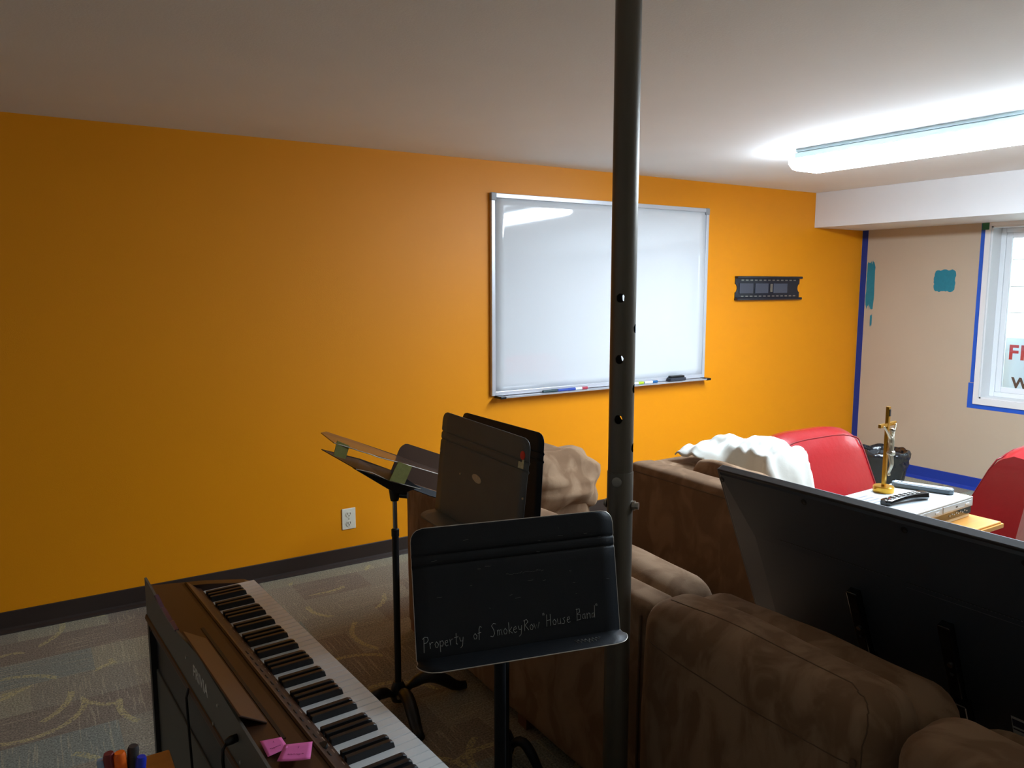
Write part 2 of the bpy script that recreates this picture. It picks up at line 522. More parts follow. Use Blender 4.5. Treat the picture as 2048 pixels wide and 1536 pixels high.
frame('window_frame', 'vinyl_white', XR + .12, XR + .21, WY0 + .012, WY1 - .012, WZ0 + .012, WZ1 - .012, .035, win)
ym = (WY0 + WY1) / 2
for y0, y1, xx in ((ym - .02, WY1 - .047, XR + .13), (WY0 + .047, ym + .02, XR + .165)):
    sash = frame('sash', 'vinyl_white', xx, xx + .03, y0, y1, WZ0 + .047, WZ1 - .047, .04, win)
    bm = nb(); box(bm, xx + .012, xx + .016, y0 + .04, y1 - .04, WZ0 + .087, WZ1 - .087)
    obj('pane', bm, 'window_glass', sash)

# window well outside: planks of pale siding, earth, sign
bm = nb(); box(bm, 7.06, 7.12, 0.6, 4.3, 0.3, 2.3)
well = struct('wall_outside', bm, 'siding_base', 'pale plank siding of the window well outside')
zz = 0.3 - 0.063
plank = None
while zz < 2.25:
    if plank is None:
        bm = nb(); prism(bm, [(7.06, 0.0), (7.035, 0.0), (7.047, 0.216), (7.06, 0.216)], 'y', 0.6, 4.3)
        plank = obj('siding_plank', bm, 'siding', well); plank.location = (0, 0, zz)
    else: instance(plank, well, (0, 0, zz))
    zz += 0.2205
bm = nb(); box(bm, XR + .26, 7.03, 0.6, 4.3, 0.2, 0.5); struct('ground_outside', bm, 'soil', 'bare ground of the window well')
sg = thing('lettered_sign', 'pale sign with red and dark letters outside the window', 'sign', (6.42, 2.6, 0.5))
bxo('sign_board', 'sign_board', sg, 6.42, 6.43, 2.25, 3.0, 0.5, 1.165)
Msg = lambda y, z: basis((6.4195, y, z), (0, -1, 0), (0, 0, 1), (-1, 0, 0))
o = text_mesh('letters', 'FIR', 0.155, Msg(2.966, 1.002), 'sign_red', sg, spacing=1.12, bold=.0045)
o2 = text_mesh('letters', 'W', 0.115, Msg(2.925, 0.782), 'sign_dark', sg, bold=.004)
o3 = text_mesh('letters', 'O', 0.115, Msg(2.905, 0.672), 'sign_dark', sg, bold=.004)

# painter's tape
def tape(label, m, *a):
    bm = nb(); box(bm, *a)
    return tag(obj('masking_tape', bm, m), label, 'tape', "painter's tape on the tan wall")
tape("navy strip of painter's tape up the corner beside the orange wall", 'navy_tape', XR - .0012, XR, YB - .055, YB - .002, 0.1, ZS)
tape("upright blue painter's tape along the side of the window casing", 'blue_tape', XR - .0012, XR, WY1 + .039, WY1 + .072, .83, ZS - .002)
tape("short lower piece of blue tape beside the window casing", 'blue_tape', XR - .0013, XR - .0001, WY1 + .045, WY1 + .083, .635, .826)
tape("level blue painter's tape under the window sill casing", 'blue_tape', XR - .0014, XR - .0002, WY0 - .06, WY1 + .0829, .632, .667)
tape("small green tape patch under the soffit by the window", 'green_tape', XR - .0142, XR - .0122, WY1 + .012, WY1 + .062, ZS - .052, ZS - .001)

# teal paint samples: thin brushed patches
def swatch(label, cy, cz, wy, hz, seed, ragged):
    rnd = random.Random(seed); pts = []
    n = 44
    for i in range(n):
        a = 2 * PI * i / n
        ca, sa = math.cos(a), math.sin(a)
        k = 1 / max(abs(ca), abs(sa)) ** 0.82
        j = 1 + ragged * (rnd.random() - .5)
        pts.append((cy + ca * k * wy / 2 * (1 + .12 * (rnd.random() - .5)), cz + sa * k * hz / 2 * (j if abs(sa) > .6 else 1)))
    bm = nb(); prism(bm, pts, 'x', XR - .0011, XR)
    return obj('paint_sample', bm, 'teal_paint')
a1 = swatch('', 3.950, 1.565, .075, .37, 3, .35); tag(a1, 'tall teal brushed paint sample beside the navy tape', 'paint sample')
a2 = swatch('', 3.325, 1.600, .165, .17, 5, .14); tag(a2, 'square teal paint sample near the window casing', 'paint sample')
a3 = swatch('', 3.928, 1.27, .018, .10, 8, .5); tag(a3, 'thin dribble of teal paint below the tall sample', 'paint sample')

# ------------------------------------------------------------------ fluorescent fixtures
def fixture(y1, label, xc=3.75, suffix=''):
    y0 = y1 - 1.215
    t = thing('ceiling_light' + suffix, label, 'light', (xc, (y0 + y1) / 2, ZC), 0, 'wraparound ceiling lights')
    ch_ = nb(); box(ch_, xc - .122, xc + .122, y0 + .02, y1 - .02, ZC - .016, ZC - .0005)
    channel = obj('channel', ch_, 'fixture_white', t)
    bm = nb(); box(bm, xc - .112, xc + .112, y0 + .022, y1 - .022, ZC - .0215, ZC - .016); obj('spacer', bm, 'fixture_white', channel)
    bm = nb(); box(bm, xc - .128, xc + .128, y0 + .02, y1 - .02, ZC - .050, ZC - .0215); obj('ballast_cover', bm, 'fixture_white', t)
    bm = nb(); box(bm, xc - .150, xc + .150, y0 + .003, y1 - .003, ZC - .0535, ZC - .0502); obj('pan', bm, 'fixture_white', t)
    bm = nb()
    prof = [(-.152, -.054), (-.152, -.080), (-.122, -.104), (-.09, -.109), (.09, -.109), (.122, -.104), (.152, -.080), (.152, -.054)]
    prism(bm, [(xc + p, ZC + q) for p, q in prof], 'y', y0, y1)
    obj('lens' + suffix, bm, 'lens_glow', t)
    for yy in (y0 - .0035, y1 + .0005):
        bm = nb(); box(bm, xc - .07, xc + .07, yy, yy + .003, ZC - .05, ZC - .02); obj('end_cap', bm, 'fixture_white', t)
    return t
fixture(2.85, 'long glowing wraparound ceiling light nearest the soffit and orange wall')
fixture(1.62, 'glowing wraparound ceiling light joined end to end with the one by the orange wall', suffix='_offscreen')

# ------------------------------------------------------------------ wall-mounted things
# whiteboard 4 x 6 ft
BX0, BX1, BZ0, BZ1 = 2.411, 4.240, 0.890, 2.112
wb = thing('whiteboard', 'large white dry-erase board in an aluminium frame on the orange wall', 'whiteboard', ((BX0 + BX1) / 2, YB, BZ0))
bm = nb(); N = 24; G = {}
for i in range(N + 1):
    for j in range(N + 1):
        u, v = 2 * i / N - 1, 2 * j / N - 1
        G[i, j] = bm.verts.new(((BX0 + BX1) / 2 + u * (BX1 - BX0 - .04) / 2, YB - .014 - .008 * (1 - .15 * u * u) * (1 - v * v), (BZ0 + BZ1) / 2 + v * (BZ1 - BZ0 - .04) / 2))
for i in range(N):
    for j in range(N): bm.faces.new((G[i, j], G[i + 1, j], G[i + 1, j + 1], G[i, j + 1]))
srf = obj('writing_surface', bm, 'whiteboard', wb, True)
md = srf.modifiers.new('panel', 'SOLIDIFY'); md.thickness = .004; md.offset = -1
for a in ((BX0, BX0 + .026, BZ0, BZ1), (BX1 - .026, BX1, BZ0, BZ1), (BX0 + .026, BX1 - .026, BZ1 - .028, BZ1), (BX0 + .026, BX1 - .026, BZ0, BZ0 + .026)):
    bxo('frame_rail', 'aluminium', wb, a[0], a[1], YB - .024, YB - .001, a[2], a[3], bev=.003)
for x in (BX0 - .002, BX1 - .036):
    bxo('corner_cap', 'cap_grey', wb, x, x + .038, YB - .027, YB - .001, BZ1 - .045, BZ1 + .002, bev=.004)
bm = nb(); prism(bm, [(YB - .001, BZ0 - .010), (YB - .075, BZ0 - .012), (YB - .078, BZ0 - .002), (YB - .075, BZ0 - .003), (YB - .072, BZ0 - .006), (YB - .001, BZ0 - .004)], 'x', BX0 + .05, BX1 - .02)
obj('pen_tray', bm, 'aluminium', wb)
for x in (BX0 + .03, BX1 - .028):
    bxo('tray_end', 'rubber_black', wb, x, x + .04, YB - .08, YB - .001, BZ0 - .016, BZ0 + .0, bev=.003)
def marker(x, m, L, label, extra=None):
    t = thing('dry_erase_marker', label, 'marker', (x, YB - .045, BZ0 + .0055), 0, 'markers on the whiteboard tray')
    bm = nb(); tube(bm, [(x - L / 2, YB - .045, BZ0 + .0045), (x + L * .12, YB - .045, BZ0 + .0045)], .0085, 12); obj('barrel', bm, 'vinyl_white' if extra is None else extra, t, True, ang=.8)
    bm = nb(); tube(bm, [(x + L * .12, YB - .045, BZ0 + .0045), (x + L / 2, YB - .045, BZ0 + .0045)], .0095, 12); obj('cap', bm, m, t, True, ang=.8)
marker(2.83, 'marker_green', .11, 'dark green marker on the whiteboard tray', 'marker_green')
marker(2.96, 'marker_blue', .14, 'blue marker on the whiteboard tray beside the green one', 'marker_blue')
marker(3.07, 'marker_red', .12, 'white marker with red cap on the whiteboard tray')
marker(3.56, 'marker_lime', .12, 'white marker with lime cap on the whiteboard tray')
marker(3.69, 'marker_teal', .12, 'white marker with teal blue cap on the whiteboard tray')
er = thing('board_eraser', 'dark felt eraser on the right part of the whiteboard tray', 'eraser', (3.93, YB - .04, BZ0))
bxo('felt_pad', 'eraser_felt', er, 3.855, 4.005, YB - .074, YB - .028, BZ0 - .0012, BZ0 + .022, bev=.005)
bxo('grip', 'rubber_black', er, 3.865, 3.995, YB - .070, YB - .032, BZ0 + .022, BZ0 + .037, bev=.006)

# TV wall bracket plate
MX0, MX1, MZ0, MZ1 = 4.555, 5.300, 1.452, 1.634
wm = thing('tv_wall_bracket', 'black steel television wall bracket screwed to the orange wall', 'bracket', ((MX0 + MX1) / 2, YB, MZ0))
def notch(s):
    e = MX0 if s < 0 else MX1
    zc = (MZ0 + MZ1) / 2
    pts = []
    for k in range(7):
        a = -PI / 2 + PI * k / 6
        pts.append((e - s * .022 * math.cos(a), zc + .032 * math.sin(a)))
    return pts
pl = notch(-1); pr = list(reversed(notch(1)))
bm = nb()
prism(bm, [(MX0, MZ0 + .018)] + pl + [(MX0, MZ1 - .018), (MX1, MZ1 - .018)] + pr + [(MX1, MZ0 + .018)], 'y', YB - .006, YB - .001)
obj('back_plate', bm, 'mount_black', wm)
for z in (MZ0, MZ1 - .018):
    bm = nb(); box(bm, MX0 - .004, MX1 + .006, YB - .034, YB - .001, z, z + .018, .004); obj('rail', bm, 'mount_black', wm)
for i, x in enumerate((4.600, 4.775, 4.985)):
    bxo('cover_plate', 'mount_plate', wm, x, x + (.150 if i < 2 else .165), YB - .011, YB - .006, MZ0 + .052, MZ1 - .055, bev=.002)
bxo('level_vial', 'zinc', wm, 4.945, 4.972, YB - .014, YB - .006, MZ0 + .062, MZ1 - .058, bev=.002)
bm = nb(); box(bm, 4.62, 4.648, YB - .0068, YB - .006, MZ0 + .026, MZ0 + .034)
sl = obj('slot', bm, 'zinc', wm)
for zi, z in enumerate((0, MZ1 - MZ0 - .060)):
    for i in range(13):
        if zi == 0 and i == 0: continue
        instance(sl, wm, (i * .0505, 0, z))

# outlet
ol = thing('wall_outlet', 'ivory duplex power outlet low on the orange wall', 'outlet', (1.482, YB, .265))
bxo('cover_plate', 'ivory_plastic', ol, 1.442, 1.522, YB - .006, YB - .0005, .205, .325, bev=.003)
for z in (.238, .291):
    bm = nb(); tube(bm, [(1.482, YB - .0085, z), (1.482, YB - .005, z)], .0172, 20)
    s_ = obj('socket', bm, 'ivory_plastic', ol)
    bm = nb()
    box(bm, 1.4735, 1.4765, YB - .0092, YB - .008, z - .001, z + .010); box(bm, 1.4875, 1.4905, YB - .0092, YB - .008, z - .001, z + .010)
    tube(bm, [(1.482, YB - .0092, z - .008), (1.482, YB - .008, z - .008)], .003, 10)
    obj('slot', bm, 'outlet_dark', s_)
bm = nb(); tube(bm, [(1.482, YB - .0075, .2645), (1.482, YB - .005, .2645)], .003, 10); obj('screw', bm, 'screw', ol)

# ------------------------------------------------------------------ support pole
PX, PY = 1.274, 1.488
pole = thing('support_pole', 'grey-brown steel adjustable post from floor to ceiling, with bolt holes', 'pole', (PX, PY, 0))
def ring_tube(bm, r0, r1, z0, z1, holes):
    """hollow tube with round through-holes at (angle, z)"""
    NA, NZ = 48, max(8, int((z1 - z0) / .011))
    hr = .0115
    def grid(r, inn):
        V = {}
        for j in range(NZ + 1):
            for i in range(NA):
                a = 2 * PI * i / NA; z = z0 + (z1 - z0) * j / NZ
                V[i, j] = bm.verts.new((PX + r * math.cos(a), PY + r * math.sin(a), z))
        for j in range(NZ):
            for i in range(NA):
                a = 2 * PI * (i + .5) / NA; z = z0 + (z1 - z0) * (j + .5) / NZ
                if any(math.hypot(((a - ha + PI) % (2 * PI) - PI) * r1, z - hz) < hr for ha, hz in holes): continue
                f = (V[i, j], V[(i + 1) % NA, j], V[(i + 1) % NA, j + 1], V[i, j + 1])
                bm.faces.new(tuple(reversed(f)) if inn else f)
        # snap the border of each hole onto a circle
        for (i, j), v in V.items():
            a = 2 * PI * i / NA; z = v.co.z
            for ha, hz in holes:
                da = ((a - ha + PI) % (2 * PI) - PI) * r1; dz = z - hz
                d = math.hypot(da, dz)
                if .3 * hr < d < 1.55 * hr and any(len(e.link_faces) < 2 for e in v.link_edges):
                    k = hr / d; a2 = ha + da * k / r1
                    v.co = Vector((PX + r * math.cos(a2), PY + r * math.sin(a2), hz + dz * k))
        return V
    grid(r1, False); grid(r0, True)
view = math.atan2(-PY, -PX)             # direction from the pole to the viewer's side of the room
ah = view - math.radians(14)
holes = []
zs = [1.535 - .1515 * k for k in range(3)]
for z in zs: holes += [(ah, z), (ah + PI, z)]
for z in zs: holes += [(ah + PI / 2, z - .0755), (ah - PI / 2, z - .0755)]
bm = nb(); ring_tube(bm, .0288, .0318, 1.0, ZC - .012, holes)
obj('upper_tube', bm, 'pole_paint', pole, True)
bm = nb(); lathe(bm, [(.0335, .012), (.0335, 1.092), (.0328, 1.094), (.0322, 1.094), (.0322, .012)], 40, PX, PY, cap=False)
obj('lower_tube', bm, 'pole_paint', pole, True, ang=.7)
for z0, z1 in ((0.0, .012), (ZC - .012, ZC)):
    bxo('end_plate', 'pole_paint', pole, PX - .05, PX + .05, PY - .05, PY + .05, z0 + .0003, z1 - .0003, bev=.002)
def bolt(a, z, L):
    d = Vector((math.cos(a), math.sin(a), 0)); p = Vector((PX, PY, z))
    bm = nb(); tube(bm, [p - d * .0335, p - d * .037, p - d * .0371, p - d * .041], [.012, .012, .0075, .0075], 16)
    obj('bolt_tail', bm, 'zinc', pole)
    bm = nb(); e = .0335 + L * .45
    tube(bm, [p + d * .0335, p + d * e, p + d * (e + .0001), p + d * (.0335 + L)], [.0125, .0125, .0095, .0095], 16)
    obj('bolt', bm, 'zinc', pole)
bolt(ah, 1.072, .006); bolt(ah + PI / 2, 1.006, .016)

# ------------------------------------------------------------------ music stands
GLYPH = {
 'P': [[(.1, -.25), (.14, .95)], [(.0, .85), (.2, 1.0), (.45, .95), (.5, .72), (.35, .52), (.12, .5)]],
 'r': [[(.05, .5), (.1, 0)], [(.08, .3), (.2, .48), (.34, .48)]],
 'o': [[(.2, .48), (.06, .3), (.12, .04), (.28, .02), (.36, .25), (.2, .48)]],
 'p': [[(.06, .5), (.08, -.4)], [(.08, .4), (.26, .5), (.36, .3), (.26, .04), (.08, .1)]],
 'e': [[(.04, .24), (.3, .3), (.26, .48), (.1, .42), (.04, .18), (.16, 0), (.34, .06)]],
 't': [[(.18, .9), (.16, .05), (.26, 0)], [(.0, .55), (.36, .6)]],
 'y': [[(.04, .5), (.1, .2), (.28, .2)], [(.34, .5), (.26, -.2), (.08, -.35)]],
 'f': [[(.36, .9), (.22, 1.0), (.14, .8), (.1, -.1)], [(.0, .45), (.3, .5)]],
 'S': [[(.5, .95), (.3, 1.02), (.12, .85), (.3, .5), (.36, .2), (.2, -.02), (.0, .05)]],
 'm': [[(.04, .45), (.06, 0)], [(.06, .35), (.18, .46), (.22, .02)], [(.22, .35), (.36, .46), (.42, 0)]],
 'k': [[(.08, .9), (.1, 0)], [(.36, .5), (.12, .22), (.38, 0)]],
 'R': [[(.08, 0), (.12, .9)], [(.02, .85), (.3, .95), (.42, .72), (.14, .48), (.46, .02)]],
 'w': [[(.0, .5), (.12, .02), (.24, .4), (.36, .05), (.5, .55)]],
 'H': [[(.06, 0), (.1, .95)], [(.08, .45), (.42, .5)], [(.42, .95), (.4, 0)]],
 'u': [[(.04, .48), (.08, .05), (.26, .05), (.32, .5), (.34, 0)]],
 's': [[(.3, .48), (.1, .42), (.26, .2), (.2, .0), (.02, .02)]],
 'B': [[(.1, 0), (.12, .95)], [(.04, .9), (.36, .92), (.36, .65), (.12, .5), (.44, .4), (.42, .05), (.06, 0)]],
 'a': [[(.3, .42), (.12, .42), (.05, .12), (.2, .05), (.3, .4), (.34, .02)]],
 'n': [[(.05, .46), (.07, 0)], [(.07, .32), (.22, .46), (.32, .38), (.34, 0)]],
 'd': [[(.28, .38), (.1, .36), (.06, .06), (.24, .05), (.3, .3)], [(.36, 1.0), (.32, 0)]],
 '"': [[(.05, 1.1), (.08, .92)], [(.16, 1.12), (.18, .94)]],
}
ADV = {' ': .42, '"': .3, 'm': .52, 'w': .58, 'P': .55, 'S': .55, 'R': .52, 'H': .56, 'B': .54}
def handwriting(bm, s, x, y, size, slope, put, r=.0006, lift=.0):
    for ch in s:
        for st in GLYPH.get(ch, []):
            pts = [put(x + px * size, y + py * size + slope * (px * size)) for px, py in st]
            tube(bm, pts, r, 4)
        a = ADV.get(ch, .43) * size
        x += a; y += a * slope
    return x, y

def desk_sheet(bm, w, h, lip, put, r_top=.028, r_lip=.045, lip_tilt=13):
    """pressed-metal desk: ribs near the top, lip folded out at the bottom; put(x, y, z)"""
    path = []
    rows = [0, .004, .010, .018, .028, .04, .053, .056, .0595, .063, .066, .076, .079, .0825, .086, .089, .11, .16, .21, h - .012, h - .004, h]
    for d in rows:
        z = 0.0
        for c in (.0595, .0825):
            if abs(d - c) < .005: z = -.0035 * (1 - abs(d - c) / .005)
        path.append((h / 2 - d, z, d))
    lt = math.radians(lip_tilt)
    for q in (.004, .014, .024, .034, .042, .049, .054, .058, lip):
        path.append((-h / 2 - q * math.sin(lt), q * math.cos(lt), h + q))
    tot = h + lip
    rws = []
    N = 14
    for (y, z, d) in path:
        if d < r_top: wd = w / 2 - (r_top - math.sqrt(max(0, r_top ** 2 - (r_top - d) ** 2)))
        elif d > tot - r_lip:
            k = d - (tot - r_lip); wd = w / 2 + .006 - (r_lip - math.sqrt(max(0, r_lip ** 2 - k * k)))
        else: wd = w / 2
        rws.append([put(wd * (2 * i / N - 1), y, z) for i in range(N + 1)])
    V = [[bm.verts.new(p) for p in row] for row in rws]
    for j in range(len(V) - 1):
        for i in range(N): bm.faces.new((V[j][i], V[j + 1][i], V[j + 1][i + 1], V[j][i + 1]))
    border = [row[0] for row in rws] + rws[-1][1:-1] + [row[-1] for row in reversed(rws)] + list(reversed(rws[0][1:-1]))
    return border

def tripod(root, px, py, angs, R=.27, m='black_metal', fat=1.0):
    for a in angs:
        d = Vector((math.cos(a), math.sin(a), 0)); o_ = Vector((px, py, 0))
        pts, rad = [], []
        for k in range(11):
            t = k / 10
            s = .02 + t * R
            z = .045 + .065 * math.sin(min(1, t * 1.15) * PI) * (1 - .35 * t) - .033 * t
            pts.append(o_ + d * s + Vector((0, 0, max(.012 * fat + .003, z)))); rad.append((.011 + .006 * math.sin(t * PI)) * (fat if k > 1 else 1))
        bm = nb(); tube(bm, pts, rad, 10)
        # flatten the blade-like leg
        obj('leg', bm, m, root, True)
    bm = nb(); lathe(bm, [(.0, .02), (.026, .02), (.030, .035), (.028, .07), (.018, .095), (.0, .097)], 20, px, py, cap=False)
    obj('hub', bm, m, root, True, ang=.8)

def music_stand(label, TL, TR, BL, mdesk, pole_xy, angs, zsplit=.62, lip=.062, worn=True, r_low=.0125, r_up=.008, leg=.25):
    TL, TR, BL = Vector(TL), Vector(TR), Vector(BL)
    ex = (TR - TL).normalized(); w = (TR - TL).length
    ey = (TL - BL); ey = (ey - ex * ey.dot(ex)); h = ey.length; ey.normalize()
    ez = ex.cross(ey)
    cen = TL + ex * (w / 2) - ey * (h / 2)
    px, py = pole_xy
    root = thing('music_stand', label, 'music stand', (px, py, 0), 0, 'metal music stands beside the piano')
    put = lambda x, y, z=0.0: cen + ex * x + ey * y + ez * z
    bm = nb(); border = desk_sheet(bm, w, h, lip, put)
    desk = obj('desk', bm, mdesk, root, True, ang=.5)
    md = desk.modifiers.new('sheet', 'SOLIDIFY'); md.thickness = .0022; md.offset = 0
    if worn:
        bm = nb(); pts = border + [border[0]]
        tube(bm, pts, .0013, 5, cap=False); obj('worn_rim', bm, 'worn_edge', desk, True)
    # neck behind the desk and the telescoping post
    back = put(0, -.02, -.012)
    top = Vector((px, py, back.z - .045))
    bm = nb(); tube(bm, [put(-.09, -.02, -.014), put(0, -.022, -.018), put(.09, -.02, -.014)], [.006, .014, .006], 8); tube(bm, [put(0, -.02, -.017), back + ez * -.014, top, top - Vector((0, 0, .05))], [.012, .017, .017, .014], 10)
    obj('neck', bm, 'black_metal', root, True)
    bm = nb(); tube(bm, [top - Vector((0, 0, .04)), (px, py, zsplit - .02)], r_up, 14); obj('inner_post', bm, 'chrome', root, True, ang=.8)
    bm = nb(); lathe(bm, [(r_low, .03), (r_low, zsplit - .012), (r_low + .002, zsplit - .01), (r_low + .002, zsplit), (r_low * .7, zsplit + .004)], 20, px, py); obj('outer_post', bm, 'black_metal', root, True, ang=.6)
    tripod(root, px, py, angs, leg)
    return root, desk, put, w, h, ez

# front stand with the chalked owner's mark
s1, d1, put1, w1, h1, ez1 = music_stand('black music stand with handwritten lettering across its desk, in front of the pole', (.684, 1.492, 1.039), (1.157, 1.382, 1.036), (.653, 1.440, .765),
    'black_metal', (.930, 1.520), (math.radians(0), math.radians(120), math.radians(240)), zsplit=.80, r_low=.0145)
F = lambda x, y: put1(x, y, .0022)
def word(s_, x, y, size, slope, F_):
    bm = nb(); r_ = handwriting(bm, s_, x, y, size, slope, F_); obj('handwritten_word', bm, 'chalk', d1)['kind'] = 'stuff'
    return r_
x, y = word('Property', -w1 / 2 + .014, -h1 / 2 + .022, .0262, .02, F)
x, y = word('of', x + .020, y + .004, .0262, .02, F)
x, y = word('Smokey', x + .018, y, .0275, .02, F)
x, y = word('Row', x + .002, y, .0262, .02, F)
x, y = word('"House', x + .006, y + .002, .0275, .02, F)
word('Band"', x + .012, y + .002, .0275, .02, F)
bm = nb(); rnd = random.Random(4)
FL = lambda x, z: put1(x, -h1 / 2 + .0018 - (z + .012) * .231, .012 + z)
for k in range(7):
    xx = .118 + k * .009
    tube(bm, [FL(xx, .008), FL(xx + .003, .02 + rnd.random() * .008), FL(xx + .006, .008 + rnd.random() * .008), FL(xx + .009, .012)], .0006, 4)
obj('scribble', bm, 'chalk', d1)
bm = nb()
for k in range(22):
    xx, yy = (rnd.random() - .5) * w1 * .9, (rnd.random() - .3) * h1 * .6
    L_ = .002 + rnd.random() * .012
    tube(bm, [put1(xx, yy, .0016), put1(xx + L_, yy + (rnd.random() - .5) * .003, .0016)], .0004, 4)
for k in range(14):
    xx = -.03 + k * .0065
    tube(bm, [put1(xx, .018 + rnd.random() * .003, .0016), put1(xx + .006, .019 + rnd.random() * .003, .0016)], .0004, 4)
obj('scratches', bm, 'grey_metal', d1)

# middle pair, desks facing the piano
s2, d2, put2, w2, h2, ez2 = music_stand('grey music stand with an oval sticker and a red sticker on its desk', (1.046, 2.026, 1.195), (1.033, 1.540, 1.192), (1.014, 2.010, .900),
    'grey_metal', (1.100, 1.772), (math.radians(340), math.radians(238), math.radians(100)), zsplit=.60, worn=False, leg=.19)
bm = nb(); n = 24
prism(bm, [(.026 * math.cos(2 * PI * k / n) * (1 if not 15 < k < 20 else .75), .0105 * math.sin(2 * PI * k / n)) for k in range(n)], 'z', .0012, .0026)
Ms = basis(put2(-.005, -.004, 0), (put2(1, -.12, 0) - put2(0, 0, 0)).normalized(), (put2(.12, 1, 0) - put2(0, 0, 0)).normalized(), ez2)
bmesh.ops.transform(bm, matrix=Ms, verts=bm.verts); o = obj('oval_sticker', bm, 'sticker_paper', d2); o['label'] = 'worn tan oval sticker'
bm = nb(); n = 18
prism(bm, [(.011 * math.cos(2 * PI * k / n), .011 * math.sin(2 * PI * k / n)) for k in range(n)], 'z', .0012, .0026)
bmesh.ops.transform(bm, matrix=basis(put2(w2 / 2 - .028, h2 / 2 - .044, 0), (put2(1, 0, 0) - put2(0, 0, 0)), (put2(0, 1, 0) - put2(0, 0, 0)), ez2), verts=bm.verts)
o = obj('round_sticker', bm, 'sticker_red', d2); o['label'] = 'small red round sticker'
bm = nb(); prism(bm, [(-.013, -.014), (.012, -.013), (.012, .010), (.004, .010), (.003, .002), (-.012, .003)], 'z', .0010, .0022)
bmesh.ops.transform(bm, matrix=basis(put2(w2 / 2 - .032, h2 / 2 - .064, 0), (put2(1, 0, 0) - put2(0, 0, 0)), (put2(0, 1, 0) - put2(0, 0, 0)), ez2), verts=bm.verts)
obj('torn_sticker', bm, 'sticker_cream', d2)
bm = nb()
for u_, v_ in ((-w2 / 2 + .008, .03), (w2 / 2 - .008, .0), (-.1, -.01)):
    tube(bm, [put2(u_, v_, 0), put2(u_, v_, .004)], .003, 8)
obj('rivet', bm, 'screw', d2)
music_stand('plain black music stand standing right behind the stand with the oval sticker', (1.240, 2.262, 1.143), (1.240, 1.780, 1.146), (1.222, 2.250, .850),
    'black_metal', (1.270, 2.04), (math.radians(65), math.radians(-75), math.radians(240)), zsplit=.60, worn=False, leg=.15)

# far stand with its desk laid flat, two plates strapped together
s3 = thing('music_stand', 'music stand with two flat plates held together by olive straps, farthest from the pole', 'music stand', (1.104, 2.535, 0), 0, 'metal music stands beside the piano')
def plate(name, pts, m, t, parent=s3, rim=None, d=None):
    bm = nb(); slab(bm, pts, t, d)
    o = obj(name, bm, m, parent)
    return o
lower = plate('lower_plate', [(.947, 2.50, .936), (1.064, 2.48, .882), (1.174, 2.46, .842), (1.150, 2.62, .873), (1.058, 2.75, .910), (.946, 2.86, .940)], 'black_metal', .003, d=(.3, 0, 1))
upper = plate('upper_plate', [(.871, 2.50, 1.036), (.995, 2.48, .986), (1.093, 2.47, .947), (1.277, 2.45, .874), (1.290, 2.53, .876), (1.151, 2.615, .938), (1.002, 2.70, 1.000), (.925, 2.735, 1.031), (.89, 2.69, 1.038)], 'plate_metal', .003, d=(.35, 0, 1))
bm = nb(); tube(bm, [(.871, 2.50, 1.035), (.93, 2.492, 1.011), (.955, 2.487, 1.000), (.995, 2.48, .984), (1.02, 2.478, .972), (1.05, 2.474, .961), (1.093, 2.47, .946), (1.277, 2.45, .873)], .0018, 6)
obj('worn_rim', bm, 'worn_edge', upper)
bm = nb(); tube(bm, [(.947, 2.50, .934), (1.0, 2.492, .917), (1.064, 2.48, .880), (1.174, 2.46, .840)], .0015, 6); obj('worn_rim', bm, 'worn_edge', lower)
plate('strap', [(.882, 2.497, 1.042), (.924, 2.494, 1.020), (.908, 2.495, .975), (.868, 2.498, .992)], 'olive_strap', .004, d=(0, -1, 0))
plate('strap', [(1.091, 2.464, .950), (1.141, 2.460, .926), (1.111, 2.462, .866), (1.056, 2.466, .886)], 'olive_strap', .004, d=(0, -1, 0))
flap = [(1.178, 2.62, .970), (1.190, 2.62, .975), (1.200, 2.62, .974), (1.395, 2.62, .893), (1.393, 2.62, .742), (1.257, 2.62, .801), (1.122, 2.62, .864), (1.150, 2.62, .925), (1.160, 2.62, .948), (1.168, 2.62, .962)]
plate('desk', flap, 'brown_metal', .003, d=(0, -1, 0))
plate('desk_lip', [(1.125, 2.612, .862), (1.257, 2.612, .800), (1.393, 2.612, .738), (1.393, 2.57, .722), (1.257, 2.56, .780), (1.12, 2.57, .848)], 'black_metal', .003, d=(0, -.5, 1))
bm = nb(); slab(bm, [(.950, 2.50, .929), (1.02, 2.50, .905), (1.08, 2.50, .872), (1.185, 2.50, .835), (1.118, 2.50, .820), (1.082, 2.50, .834)], .05, (0, -1, 0)); obj('desk_bracket', bm, 'rubber_black', s3)
bm = nb(); tube(bm, [(1.104, 2.535, .872), (1.104, 2.535, .84), (1.104, 2.535, .80), (1.104, 2.535, .79)], [.020, .022, .017, .0145], 14); obj('clamp', bm, 'rubber_black', s3, True, ang=.7)
bm = nb(); tube(bm, [(1.118, 2.52, .812), (1.140, 2.50, .812)], [.011, .012], 12); obj('knob', bm, 'rubber_black', s3, True, ang=.8)
bm = nb(); tube(bm, [(1.104, 2.535, .80), (1.104, 2.535, .66)], .0085, 16); obj('inner_post', bm, 'chrome', s3, True, ang=.8)
bm = nb(); lathe(bm, [(.0125, .03), (.0125, .655), (.0145, .657), (.0145, .682), (.009, .686)], 20, 1.104, 2.535); obj('outer_post', bm, 'rubber_black', s3, True, ang=.6)
tripod(s3, 1.104, 2.535, (math.radians(-8), math.radians(-98), math.radians(200)), .25, 'rubber_black', 1.45)
bm = nb(); tube(bm, [(1.09, 2.505, .05), (1.087, 2.495, .05)], .007, 8); obj('set_screw', bm, 'screw', s3)

